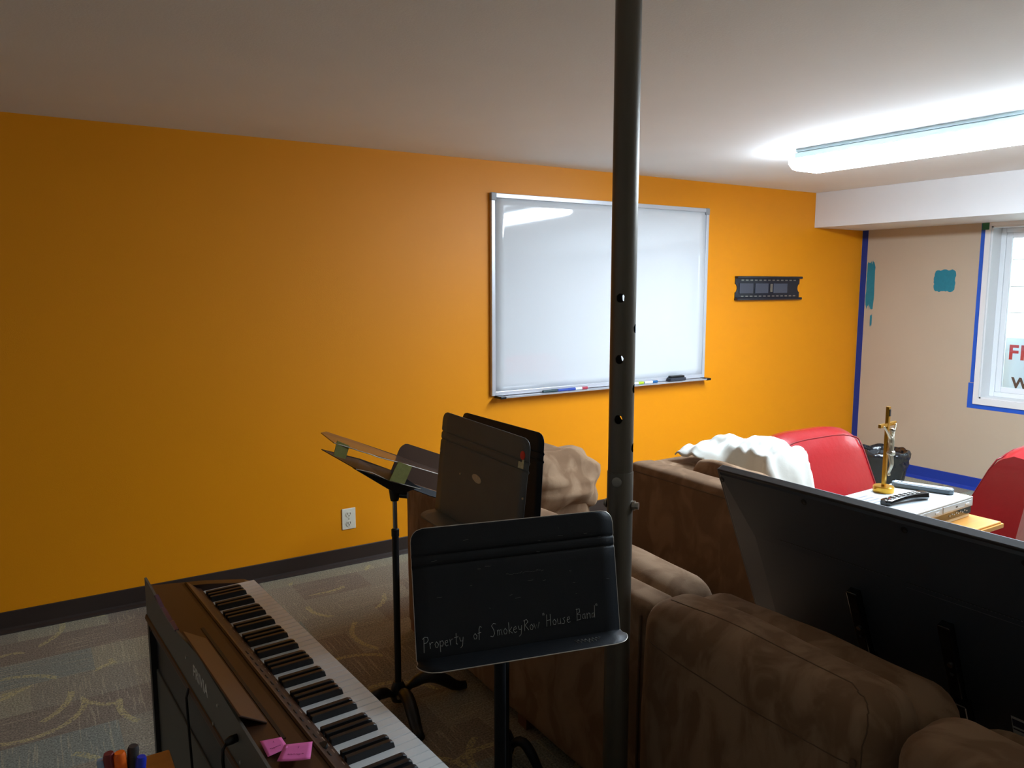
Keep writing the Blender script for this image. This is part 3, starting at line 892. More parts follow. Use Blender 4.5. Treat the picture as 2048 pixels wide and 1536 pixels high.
# ------------------------------------------------------------------ digital piano
# local frame: x = along the keys towards the bass end, y = from the key fronts to the back, z up
ANG = math.atan2(-.9981, .061)
piano = thing('digital_piano', 'brown digital piano with weighted keys and dark back panel', 'piano', (.53, 2.255, 0), ANG)
# frame: ex=(.061,-.998), ey = z x ex = (.998,.061); the back therefore lies towards -y
def pbox(name, m, u0, u1, v0, v1, z0, z1, bev=.0, parent=piano):
    bm = nb(); box(bm, u0, u1, -v1, -v0, z0, z1, bev); return obj(name, bm, m, parent, world=False)
KW = 1.225 / 52; KZ = .705
pbox('key_bed', 'piano_black', -.03, 1.255, .004, .283, .615, .682, .003)
for u0 in (-.034, 1.2265):
    bm = nb(); prism(bm, [(-.285, .62), (.0, .62), (.0, .690), (-.02, .700), (-.13, .722), (-.285, .742)], 'x', u0, u0 + .0325)
    obj('cheek_block', bm, 'piano_brown', piano, world=False)
bm = nb(); box(bm, .0008, KW - .0006, -.148, .0, KZ - .018, KZ, .0012, 1)
wk = obj('white_key', bm, 'white_key', piano, world=False)
for i in range(1, 52): instance(wk, piano, (i * KW, 0, 0))
bm = nb()
prism(bm, [(-.148, KZ - .004), (-.148, KZ + .0152), (-.060, KZ + .0150), (-.053, KZ + .012), (-.049, KZ - .004)], 'x', -.0054, .0054)
bk = None
pattern = []
# from the treble end: C8 alone, then B A G F | E D C ...
names = ['C'] + list('BAGFEDC') * 7 + ['B', 'A']
for i in range(len(names) - 1):
    a, b_ = names[i], names[i + 1]
    if (a, b_) in (('B', 'A'), ('A', 'G'), ('G', 'F'), ('E', 'D'), ('D', 'C')):
        sh = {('B', 'A'): -.0022, ('A', 'G'): 0, ('G', 'F'): .0022, ('E', 'D'): -.0018, ('D', 'C'): .0018}[(a, b_)]
        u = (i + 1) * KW - sh
        if bk is None:
            bmesh.ops.bevel(bm, geom=bm.edges[:], offset=.0012, segments=1, affect='EDGES')
            bk = obj('black_key', bm, 'black_key', piano, world=False); bk.location = (u, 0, 0)
        else: instance(bk, piano, (u, 0, 0))
# control panel, ridge, top, back panel
bm = nb(); prism(bm, [(-.149, .690), (-.149, .713), (-.162, .719), (-.183, .738), (-.188, .741), (-.192, .739), (-.192, .690)], 'x', -.001, 1.226)
obj('control_panel', bm, 'piano_brown', piano, world=False)
bm = nb(); prism(bm, [(-.1925, .68), (-.1925, .737), (-.2, .7365), (-.283, .746), (-.283, .68)], 'x', -.001, 1.226)
obj('top_cover', bm, 'piano_brown', piano, world=False)
bm = nb()
tp = [(-.028, .768), (.05, .764), (.092, .760), (.228, .751), (.332, .751), (.40, .757), (.444, .763), (.529, .772), (.562, .772), (.70, .766), (.824, .760), (.991, .755), (1.25, .752)]
prism(bm, [(u, -.2832) for u, z in ()] or [(tp[0][0], .648)] + tp + [(1.25, .648)], 'y', -.289, -.2835)
rear = obj('back_panel', bm, 'piano_dark', piano, world=False)
bm = nb(); prism(bm, [(-.2895, .650), (-.2895, .664), (-.292, .662), (-.294, .652), (-.292, .646), (-.2835, .646), (-.2835, .650)], 'x', -.028, 1.25)
obj('lower_trim', bm, 'piano_brown', rear, world=False)
# music rest leaning on the back panel
bm = nb(); box(bm, .40, .835, -.004, .0, 0, .060, .0015, M=Matrix.Translation((0, -.237, .744)) @ Matrix.Rotation(math.radians(58), 4, 'X'))
obj('music_rest', bm, 'piano_brown', piano, world=False)
pbox('rest_slot', 'piano_black', .33, .90, .225, .232, .738, .7415)
# logo on the back panel, reading from behind
text_mesh('logo', 'PRIVIA', .040, basis((.487, -.2894, .706), (1, 0, 0), (0, 0, 1), (0, -1, 0)), 'logo_silver', rear, .0004, shear=.12, spacing=1.05, world=False)
for u, z in ((.43, .724), (.687, .727), (.646, .668), (.832, .681)):
    bm = nb(); tube(bm, [(u, -.2885, z), (u, -.2915, z)], .0035, 10); obj('screw', bm, 'screw', rear, world=False)
bm = nb(); prism(bm, [(.10, .757), (.14, .753), (.18, .751), (.24, .748), (.33, .748), (.33, .7525), (.28, .755), (.27, .7525), (.19, .757), (.18, .754), (.11, .765)], 'y', -.2905, -.2815)
obj('film_strip', bm, 'violet_film', rear, world=False)
# printed legends and buttons on the control panel
bm = nb(); rnd = random.Random(2)
for i in range(46):
    u = .10 + i * .0235
    if rnd.random() < .55:
        L_ = .004 + rnd.random() * .010
        box(bm, u, u + L_, -.1555 - .0015, -.1555, .7158, .7166, M=None)
obj('printed_legend', bm, 'print_grey', piano, world=False)['kind'] = 'stuff'
bm = nb(); box(bm, -.0065, .0065, -.0025, .0025, -.0012, .0014, .0006, 1)
btn = obj('button', bm, 'piano_black', piano, world=False); btn.location = (.50, -.1735, .7300); btn.rotation_euler = (math.radians(-42), 0, 0)
for i in range(1, 15):
    b2 = instance(btn, piano, (.50 + i * .034, -.1735, .7300)); b2.rotation_euler = btn.rotation_euler
bm = nb(); tube(bm, [(.95, -.1735, .728), (.95, -.1755, .7345)], .009, 16); obj('volume_knob', bm, 'piano_black', piano, world=False)
# stand: side panels, rail and board
for u0 in (-.033, 1.236):
    bm = nb(); prism(bm, [(-.288, .0), (-.288, .645), (.0, .645), (-.02, .60), (-.12, .45), (-.14, .05), (-.02, .03), (-.02, 0)], 'x', u0, u0 + .022)
    obj('side_panel', bm, 'piano_black', piano, world=False)
pbox('cross_rail', 'piano_black', -.012, 1.236, .255, .272, .50, .60, .002)
pbox('back_board', 'board_grey', -.012, 1.236, .262, .276, .14, .505, .002)
pbox('pedal_bar', 'piano_black', .1, 1.12, .17, .23, .03, .09, .004)
# plug and hanging leads
bm = nb(); tube(bm, [(.815, -.2885, .722), (.817, -.302, .722), (.818, -.312, .720)], [.0075, .0085, .006], 12)
obj('plug', bm, 'rubber_black', rear, True, world=False)
bm = nb(); tube(bm, [(.818, -.310, .720), (.822, -.318, .712), (.822, -.319, .69), (.818, -.314, .60), (.82, -.308, .45), (.83, -.306, .2), (.84, -.31, .02), (.80, -.34, .006), (.6, -.36, .006)], .0032, 8)
obj('power_lead', bm, 'rubber_black', rear, True, world=False)
bm = nb(); tube(bm, [(.452, -.2925, .66), (.452, -.299, .64), (.452, -.297, .55), (.450, -.294, .45), (.447, -.293, .30), (.45, -.295, .05), (.43, -.31, .006), (.35, -.34, .006)], .0030, 8)
obj('pedal_lead', bm, 'rubber_black', piano, True, world=False)

# sticky notes on the piano top
def P2W(u, v, z):
    return Vector((.53 + .061 * u + -.9981 * v, 2.255 - .9981 * u - .061 * v, z))
def sticky(label, q, z, curl):
    t = thing('sticky_note', label, 'sticky note', P2W(sum(p[0] for p in q) / 4, sum(p[1] for p in q) / 4, z), 0, 'pink sticky notes on the piano')
    bm = nb(); N = 6; G = {}
    A, B, Cc, Dd = [Vector(p) for p in q]
    for i in range(N + 1):
        for j in range(N + 1):
            s, r_ = i / N, j / N
            p = (A * (1 - s) + B * s) * (1 - r_) + (Dd * (1 - s) + Cc * s) * r_
            G[i, j] = bm.verts.new(P2W(p.x, p.y, z + curl * (s ** 2) * (r_ ** 1.5)))
    for i in range(N):
        for j in range(N): bm.faces.new((G[i, j], G[i + 1, j], G[i + 1, j + 1], G[i, j + 1]))
    p = obj('paper', bm, 'pink_paper', t, True)
    md = p.modifiers.new('sheet', 'SOLIDIFY'); md.thickness = .0003; md.offset = 1
    bm = nb(); rn = random.Random(int(z * 1e4))
    for k in range(6):
        s0, r0 = .25 + .09 * k, .62
        f = lambda s, r_: P2W(*((A * (1 - s) + B * s) * (1 - r_) + (Dd * (1 - s) + Cc * s) * r_), z + curl * (s ** 2) * (r_ ** 1.5) + .0007)
        tube(bm, [f(s0, r0), f(s0 + .03, r0 + .08 * rn.random()), f(s0 + .06, r0 + .02)], .0004, 4)
    tube(bm, [f(.55, .2), f(.55, .3)], .0004, 4)
    obj('pencil_note', bm, 'pencil', p)
sticky('pink sticky note lying nearer the back panel of the piano', [(.897, .272), (.907, .236), (.948, .238), (.952, .276)], .7500, .002)
sticky('pink sticky note overlapping the other, nearer the piano keys', [(.936, .240), (.956, .196), (1.012, .222), (.976, .268)], .7515, .006)

# bench tucked under the keyboard
bn = thing('piano_bench', 'brown wooden bench tucked at the keyboard front', 'bench', (.66, 1.06, 0), math.radians(8))
bm = nb(); box(bm, -.13, .165, -.36, .36, .44, .475, .006); obj('bench_top', bm, 'bench_wood', bn, world=False)
for sx in (-.10, .135):
    for sy in (-.31, .31):
        bm = nb(); box(bm, sx - .02, sx + .02, sy - .02, sy + .02, 0, .44, .003); obj('leg', bm, 'bench_wood', bn, world=False)

# ------------------------------------------------------------------ desk corner with pens
TZ = .70
tb = thing('wooden_table', 'small orange-brown wooden table beside the back of the piano', 'table', (-.12, 1.15, 0))
bm = nb(); box(bm, -.42, .182, .80, 1.492, TZ - .024, TZ, .003); obj('table_top', bm, 'table_wood', tb)
for x in (-.39, .11):
    for y in (.84, 1.42):
        bxo('leg', 'table_wood', tb, x, x + .045, y, y + .045, 0, TZ - .024, bev=.003)
bxo('apron', 'table_wood', tb, -.36, .13, 1.435, 1.455, TZ - .10, TZ - .024)
CX, CY = .085, 1.245
cup = thing('pen_cup', 'grey pen cup on the wooden table', 'cup', (CX, CY, TZ))
bm = nb(); lathe(bm, [(.0, TZ + .0006), (.036, TZ + .0006), (.040, TZ + .10), (.037, TZ + .10), (.033, TZ + .005), (.0, TZ + .005)], 24, CX, CY, cap=False); obj('wall', bm, 'cup_plastic', cup, True, ang=.7)
def pen(label, m, dx, dy, tx, ty, L, r, capm=None):
    p0 = Vector((CX + dx, CY + dy, TZ + .008)); p1 = Vector((CX + tx, CY + ty, TZ + L))
    t = thing('pen', label, 'pen', p0, 0, 'pens standing in the cup')
    bm = nb(); tube(bm, [p0, p0 + (p1 - p0) * .68], r, 12); obj('barrel', bm, capm or m, t, True, ang=.8)
    bm = nb(); tube(bm, [p0 + (p1 - p0) * .68, p0 + (p1 - p0) * .97, p1], [r * 1.12, r * 1.12, r * .9], 12); obj('cap', bm, m, t, True, ang=.8)
pen('clear pen with pale blue cap in the cup', 'pen_clear', -.012, .005, -.0265, .020, .147, .0065)
pen('maroon marker standing in the pen cup', 'pen_maroon', -.006, .010, -.0165, .013, .158, .0075)
pen('orange marker standing in the pen cup', 'pen_orange', .002, .002, -.002, .006, .158, .0080)
pen('dark grey marker leaning in the pen cup', 'pen_black', .006, .012, .0175, .010, .160, .0075)
pen('bright blue capped pen leaning in the cup', 'pen_blue', .010, -.006, .0265, -.006, .148, .0068)

# ------------------------------------------------------------------ sofas
def soft(name, m, parent, *a, **k):
    bm = nb(); softbox(bm, *a, **k); return obj(name, bm, m, parent, True)
from mathutils.bvhtree import BVHTree
def seam_on(o, pts, r=.0015, n=10):
    """a stitched seam pressed onto the surface of upholstery o (points in world coordinates)"""
    base_ = o.parent.matrix_basis.translation
    t_ = BVHTree.FromPolygons([v.co + base_ for v in o.data.vertices], [p.vertices for p in o.data.polygons])
    out = []
    for a_, b_ in zip(pts[:-1], pts[1:]):
        for k in range(n):
            q = Vector(a_).lerp(Vector(b_), k / n); out.append(t_.find_nearest(q)[0])
    out.append(t_.find_nearest(Vector(pts[-1]))[0])
    bm = nb(); tube(bm, out, r, 6); return obj('seam', bm, 'suede_seam', o, True)
def seam(parent, pts, r=.0035, m='suede_seam', name='piping'):
    bm = nb(); tube(bm, pts, r, 6); return obj(name, bm, m, parent, True)

so = thing('sectional_sofa', 'long brown microsuede sofa with its back to the piano', 'sofa', (1.75, 1.6, 0))
soft('base', 'suede_dark', so, 1.46, 2.14, -.02, 2.92, .06, .24, .03, n=8)
soft('back_panel', 'suede', so, 1.395, 1.52, 1.50, 3.09, .045, .70, .035, bulge=(.012, 0, .01), wr=.004, wscale=3, seed=1, n=18)
b1 = soft('backrest', 'suede', so, 1.338, 1.545, .805, 1.495, .07, .738, .075, bulge=(.018, .01, .012), wr=.006, wscale=4, seed=2, n=20)
seam_on(b1, [(1.30, 1.46, .640), (1.30, 1.15, .625), (1.30, .84, .615)])
seam_on(b1, [(1.40, 1.44, .80), (1.40, 1.15, .80), (1.40, .90, .80), (1.37, .83, .76), (1.32, .80, .70), (1.30, .805, .60), (1.30, .805, .30)])
b2 = soft('backrest', 'suede', so, 1.338, 1.545, -.02, .775, .07, .738, .075, bulge=(.014, .012, .006), wr=.012, wscale=5, seed=5, n=20)
seam_on(b2, [(1.30, .74, .60), (1.30, .40, .59), (1.30, .05, .60)])
c1 = soft('back_cushion', 'suede', so, 1.50, 1.70, .80, 1.51, .40, .698, .075, bulge=(.02, .02, .012), wr=.008, wscale=4, seed=3, n=16)
soft('back_cushion', 'suede', so, 1.50, 1.70, .02, .77, .40, .665, .075, bulge=(.02, .02, .012), wr=.012, wscale=4, seed=4, n=16)
soft('back_cushion', 'suede', so, 1.50, 1.72, 1.53, 2.20, .40, .700, .08, bulge=(.02, .02, .02), wr=.010, wscale=5, seed=6, n=16)
soft('back_cushion', 'suede', so, 1.50, 1.72, 2.21, 2.84, .40, .700, .08, bulge=(.02, .02, .02), wr=.010, wscale=5, seed=7, n=16)
for i, (a, b_) in enumerate(((.0, .93), (.94, 1.88), (1.89, 2.84))):
    soft('seat_cushion', 'suede', so, 1.56, 2.175, a, b_, .24, .400, .06, bulge=(.01, 0, .012), wr=.004, wscale=4, seed=8 + i, n=14)
ar = soft('armrest', 'suede', so, 1.40, 2.30, 2.86, 3.11, .04, .66, .09, bulge=(.02, .01, .02), wr=.010, wscale=4, seed=12, n=18)
soft('arm_pillow', 'suede', so, 1.85, 2.345, 2.83, 3.12, .47, .765, .12, bulge=(.02, .02, .02), wr=.030, wscale=5, seed=13, n=26, stretch=(.9, 2.2, 2.2))
soft('arm_roll', 'suede', so, 1.96, 2.19, 2.93, 3.13, .70, .79, .04, wr=.006, seed=14, n=12)
soft('armrest', 'suede', so, 1.40, 2.30, -.27, -.03, .04, .62, .09, bulge=(.02, .01, .02), wr=.010, wscale=4, seed=15, n=14)
for x, y in ((1.415, 2.135), (1.415, 3.04), (1.415, .30), (2.10, -.15), (2.10, 2.95)):
    bm = nb(); prism(bm, [(x, y), (x + .06, y), (x + .055, y + .065), (x + .004, y + .06)], 'z', 0.0, .07); obj('leg', bm, 'bench_wood', so)
seam(so, [(1.392, 1.53, .66), (1.389, 1.53, .40), (1.390, 1.53, .08)], .004)
bm = nb(); softbox(bm, 1.334, 1.346, .838, .850, .612, .630, .005, n=4); obj('seam_knot', bm, 'suede_seam', b1, True)

ch = thing('club_armchair', 'brown microsuede armchair with its tall flat back to the television', 'armchair', (2.6, 2.15, 0))
cb = soft('backrest', 'suede_dark', ch, 2.215, 2.36, 1.76, 2.545, .06, .795, .035, bulge=(.006, 0, .004), wr=.003, seed=21, n=16)
soft('armrest', 'suede', ch, 2.30, 3.02, 2.345, 2.555, .06, .785, .045, bulge=(0, .008, .006), wr=.004, seed=22, n=14)
soft('armrest', 'suede', ch, 2.30, 2.98, 1.755, 1.91, .06, .60, .045, bulge=(0, .008, .006), wr=.004, seed=23, n=14)
soft('seat_cushion', 'suede', ch, 2.36, 3.02, 1.91, 2.345, .10, .46, .06, bulge=(.01, 0, .02), seed=24, n=12)
soft('back_cushion', 'suede', ch, 2.375, 2.50, 1.93, 2.335, .45, .828, .060, bulge=(.02, .01, .02), wr=.028, wscale=5, seed=25, n=26, stretch=(2.2, .9, 1.6))
for x, y in ((2.25, 1.80), (2.25, 2.47), (2.9, 1.80), (2.9, 2.47)):
    bxo('leg', 'bench_wood', ch, x, x + .05, y, y + .05, 0, .07)

seam_on(cb, [(2.19, 1.80, .768), (2.19, 2.15, .770), (2.19, 2.52, .768)], .0025)
# white bedding heaped on the armchair
def drape(xa, xb, ya, yb, n=46):
    bm = nb(); G = {}
    for i in range(n + 1):
        for j in range(n + 1):
            s, t = i / n, j / n
            y = ya + (yb - ya) * t
            k = min(1, max(0, (y - 2.30) / .06)); k = k * k * (3 - 2 * k)
            xl = xa + .15 * (1 - k) + .02 * noise.noise(Vector((y * 14, 2, 0)))
            x = xl + (xb - xl) * s
            heap = .815 + .065 * math.sin(min(1, s * 1.25 + .1) * PI * .62) * math.sin((.25 + .6 * t) * PI)
            z = heap + .036 * noise.noise(Vector((x * 7 + y * 3, y * 11 - x * 4, 1.3))) + .022 * noise.noise(Vector((x * 19 - y * 8, y * 24, 5)))
            fx = max(0, (s - .80) / .20); fy = max(0, (.16 - t) / .16); fl = max(0, (.10 - s) / .10)
            drop = max(fx, fy)
            z -= (z - .49) * (1 - math.sqrt(max(0, 1 - drop * drop))) if drop < 1 else (z - .49)
            fe = max(0, (.16 - s) / .16) * (1 - k)
            z -= .018 * fl * k
            if fe > 0: z -= (z - .50) * (1 - math.sqrt(max(0, 1 - fe * fe)))
            if y > 2.335: z = max(z, .812)
            G[i, j] = bm.verts.new((x + .012 * noise.noise(Vector((z * 12, y * 9, 3))) * (drop > 0), y + .012 * noise.noise(Vector((x * 10, z * 9, 8))) * (drop > 0), z))
    for i in range(n):
        for j in range(n): bm.faces.new((G[i, j], G[i + 1, j], G[i + 1, j + 1], G[i, j + 1]))
    return bm
wbk = obj('white_blanket', drape(2.43, 2.86, 2.04, 2.47), 'white_cloth', None, True)
tag(wbk, 'crumpled white blanket heaped on the brown armchair', 'blanket')
md = wbk.modifiers.new('cloth', 'SOLIDIFY'); md.thickness = .006; md.offset = 1

# ------------------------------------------------------------------ television leaning on the sofa back
P0 = Vector((1.70, 1.56, 1.026)); eu = Vector((0, -1, 0)); ev = Vector((.388, 0, -.922)).normalized(); en = eu.cross(ev)   # en points to the front
if en.x < 0: en = -en
TVW, TVH = 1.115, .640
tvp = lambda s, t, d=0.0: P0 + eu * s + ev * t + en * d
tv = thing('television', 'large flat television leaning on the brown sofa with its dark rear side showing', 'television', tvp(TVW / 2, TVH, 0))
Mtv = basis(P0, eu, ev, en)
def tvbox(name, m, s0, s1, t0, t1, d0, d1, bev=0.0, parent=tv):
    bm = nb(); box(bm, s0, s1, t0, t1, d0, d1, bev, M=Mtv); return obj(name, bm, m, parent)
tvbox('bezel', 'tv_edge', 0, TVW, 0, TVH, .006, .034, .003)
bm = nb()      # shallow back shell with bevelled rim
def ringp(s, t, d): return tvp(s, t, d)
r0 = [(0.004, .004), (TVW - .004, .004), (TVW - .004, TVH - .004), (.004, TVH - .004)]
r1 = [(0.014, .014), (TVW - .014, .014), (TVW - .014, TVH - .014), (.014, TVH - .014)]
r2 = [(.10, .20), (TVW - .10, .20), (TVW - .10, TVH - .03), (.10, TVH - .03)]
L0 = [bm.verts.new(tvp(s, t, .008)) for s, t in r0]; L1 = [bm.verts.new(tvp(s, t, .002)) for s, t in r1]; L2 = [bm.verts.new(tvp(s, t, -.010)) for s, t in r2]
for a, b_ in ((L0, L1), (L1, L2)):
    for i in range(4): bm.faces.new((a[i], a[(i + 1) % 4], b_[(i + 1) % 4], b_[i]))
bm.faces.new(L2); bm.faces.new(list(reversed(L0)))
shell = obj('back_shell', bm, 'tv_plastic', tv)
tvbox('screen', 'screen_glass', .012, TVW - .012, .012, TVH - .02, .034, .036)
for s in (.016, .299, .575, .835, TVW - .016):
    bm = nb(); tube(bm, [tvp(s, .030, .004), tvp(s, .030, .0002)], .0085, 16); h_ = obj('screw_recess', bm, 'tv_hole', shell)
    bm = nb(); tube(bm, [tvp(s + .002, .032, .0002), tvp(s + .002, .032, -.0006)], .004, 10); obj('screw', bm, 'tv_edge', h_)
# vent groove with a row of holes
for s0, s1 in ((.20, .51), (.57, .93)):
    bm = nb(); box(bm, s0 - .01, s1 + .01, .180, .186, -.0088, -.0072, M=Mtv); obj('vent_groove', bm, 'tv_hole', shell)
bm = nb(); tube(bm, [tvp(.20, .183, -.0086), tvp(.20, .183, -.0096)], .0017, 8)
vh = obj('vent_rib', bm, 'mount_plate', shell)
for i in range(1, 84):
    s = .20 + i * .0088
    if .515 < s < .57 or s > .93: continue
    instance(vh, shell, eu * (i * .0088))
bm = nb(); tube(bm, [tvp(.56, .196, -.0102), tvp(1.0, .196, -.0102)], .0007, 6); obj('seam_line', bm, 'mount_plate', shell)
# wall-bracket arms still bolted on
for s, t1 in ((.41, .60), (.648, .625)):
    bm = nb()
    prof = [(-.012, 0), (.016, 0), (.016, .0), (.016, t1 - .26), (-.012, t1 - .26)]
    box(bm, s - .014, s + .016, .259, t1, -.034, -.010, .003, M=Mtv)
    box(bm, s - .026, s - .012, t1 - .12, t1 - .04, -.050, -.012, .004, M=Mtv)
    box(bm, s - .006, s + .028, t1 - .14, t1, -.046, -.012, .004, M=Mtv)
    arm = obj('bracket_arm', bm, 'black_gloss', tv)
    for t in (.372, .400):
        bm = nb(); tube(bm, [tvp(s + .003, t, -.034), tvp(s + .003, t, -.0375)], .0065 if t < .39 else .004, 12); obj('bolt', bm, 'chrome' if t < .39 else 'tv_edge', arm)
tvbox('bracket_bar', 'chrome', .66, .70, .588, .591, -.040, -.036)
st = tvbox('rating_label', 'sticker_white', .762, .90, .483, .552, -.0112, -.0104)
tvbox('label_patch', 'sticker_navy', .764, .80, .490, .512, -.0118, -.0112, parent=st)
tvbox('label_patch', 'sticker_navy', .764, .898, .519, .523, -.0118, -.0112, parent=st)

# ------------------------------------------------------------------ red chairs
def red_chair(label, x0, x1, yb, facing, ztop):
    """armless vinyl lounge chair; the backrest's front lies at y=yb (top) and the chair faces +y or -y"""
    f = facing
    t = thing('lounge_chair', label, 'chair', ((x0 + x1) / 2, yb, 0), 0, 'red vinyl lounge chairs')
    # side profile of the backrest (y towards the sitter, z)
    prof = [(.20, .30), (.155, .44), (.10, .56), (.045, .68), (.012, ztop - .018), (-.012, ztop), (-.06, ztop + .022), (-.12, ztop + .014), (-.150, ztop - .012), (-.135, .62), (-.10, .40), (-.07, .18), (-.06, .10), (.20, .10)]
    def at(p): return (yb + f * p[0], p[1])
    bm = nb()
    N = 10; rows = []
    for i in range(N + 1):
        s = i / N
        x = x0 + (x1 - x0) * s
        crown = 1 - (2 * s - 1) ** 2
        edge = .010 if i in (0, N) else 0
        rows.append([bm.verts.new((x, at(p)[0] + f * (.014 * crown if .3 < p[1] < ztop - .03 and k < 5 else 0), p[1] + (.034 * min(1, crown * 1.3) if p[1] > ztop - .02 else 0) - (edge if p[1] > ztop - .02 else 0))) for k, p in enumerate(prof)])
    n = len(prof)
    for i in range(N):
        for k in range(n): bm.faces.new((rows[i][k], rows[i + 1][k], rows[i + 1][(k + 1) % n], rows[i][(k + 1) % n]))
    bm.faces.new(rows[0]); bm.faces.new(list(reversed(rows[-1])))
    be = [e for e in bm.edges if e.calc_face_angle(0) > .9]
    bmesh.ops.bevel(bm, geom=be, offset=.012, segments=3, affect='EDGES')
    back = obj('backrest', bm, 'red_vinyl', t, True, ang=.9)
    pts = []
    for x, s in ((x0 + .006, 0), (x1 - .006, 1)):
        side = [(x, at(p)[0] + f * .004, p[1] + .001) for p in prof[:5]]
        pts += side if s == 0 else []
    left = [(x0 + .005, at(p)[0] + f * .003, p[1]) for p in prof[:5]]
    top = [(x0 + (x1 - x0) * s, yb + f * .004, ztop - .012 + .034 * min(1, (1 - (2 * s - 1) ** 2) * 1.3)) for s in (.03, .1, .2, .35, .5, .65, .8, .9, .97)]
    right = [(x1 - .005, at(p)[0] + f * .003, p[1]) for p in reversed(prof[:5])]
    bm = nb(); tube(bm, left + top + right, .0042, 8); obj('piping', bm, 'red_piping', back, True)
    a, b_ = sorted((yb + f * .16, yb + f * .50))
    bm = nb(); softbox(bm, x0, x1, a, b_, .12, .33, .05, bulge=(0, 0, .02), n=10); obj('seat', bm, 'red_vinyl', t, True)
    for x in (x0 + .05, x1 - .09):
        for y in (yb - f * .02, yb + f * .44):
            bxo('leg', 'rubber_black', t, x, x + .04, min(y, y + .04), max(y, y + .04), 0, .125)
    return t
red_chair('red vinyl lounge chair half covered by the white blanket', 3.16, 3.825, 2.50, -1, .752)
red_chair('red vinyl lounge chair beside the side table, seen from its side', 3.90, 4.56, 1.80, 1, .755)

# ------------------------------------------------------------------ side table, player, crucifix, remotes
TT = .735
stb = thing('side_table', 'small oak side table under the silver disc player', 'table', (2.58, 1.52, 0))
bm = nb(); box(bm, 2.30, 2.895, 1.305, 1.735, TT - .022, TT - .006, .002); box(bm, 2.306, 2.889, 1.311, 1.729, TT - .007, TT, .003); obj('table_top', bm, 'oak', stb)
for x in (2.33, 2.83):
    for y in (1.335, 1.665):
        bxo('leg', 'oak', stb, x, x + .035, y, y + .035, 0, TT - .022)
bxo('apron', 'oak', stb, 2.365, 2.83, 1.342, 1.358, TT - .075, TT - .022)
bxo('apron', 'oak', stb, 2.842, 2.858, 1.37, 1.665, TT - .075, TT - .022)
bxo('shelf', 'oak', stb, 2.34, 2.855, 1.345, 1.69, .30, .318)

PT = .810
pla = thing('disc_player', 'silver video and disc player on the oak side table', 'player', (2.65, 1.53, TT))
Mp = Matrix.Translation((2.649, 1.394, 0)) @ Matrix.Rotation(math.radians(2), 4, 'Z')
def plb(name, m, *a, bev=0.0, parent=pla):
    bm = nb(); box(bm, *a, bev=bev, M=Mp); return obj(name, bm, m, parent)
body = plb('case', 'silver_case', -.216, .216, .012, .268, TT + .014, PT, bev=.003)
plb('front_panel', 'silver_front', -.217, .217, 0, .012, TT + .040, PT - .001, bev=.002)
plb('control_strip', 'black_gloss', -.214, .214, .004, .013, TT + .014, TT + .040)
plb('base_plate', 'beige_plastic', -.205, .210, .006, .262, TT + .0005, TT + .014, bev=.002)
for a, b_ in ((-.205, -.004), (.006, .205)):
    d_ = plb('tray_door', 'silver_case', a, b_, -.0016, .001, TT + .046, PT - .008, bev=.001)
    plb('open_button', 'vinyl_white', b_ - .045, b_ - .020, -.0035, -.001, TT + .052, TT + .058, parent=d_)
    plb('badge', 'tv_edge', a + .085, a + .097, -.0022, -.001, TT + .053, TT + .058, parent=d_)
for i in range(9): plb('key', 'button_grey', .06 + i * .015, .066 + i * .015, .0025, .0045, TT + .024 + (i % 2) * .004, TT + .028 + (i % 2) * .004)
bm = nb(); box(bm, -.2168, -.2158, .170, .174, TT + .042, TT + .064, M=Mp); vs_ = obj('vent_slot', bm, 'tv_hole', body)
for i in range(1, 19): instance(vs_, body, (0, -.0062 * i, 0))
for j in range(4):
    plb('top_louver', 'cap_grey', -.185, -.095, .150 + j * .022, .158 + j * .022, PT - .0002, PT + .0006, parent=body)

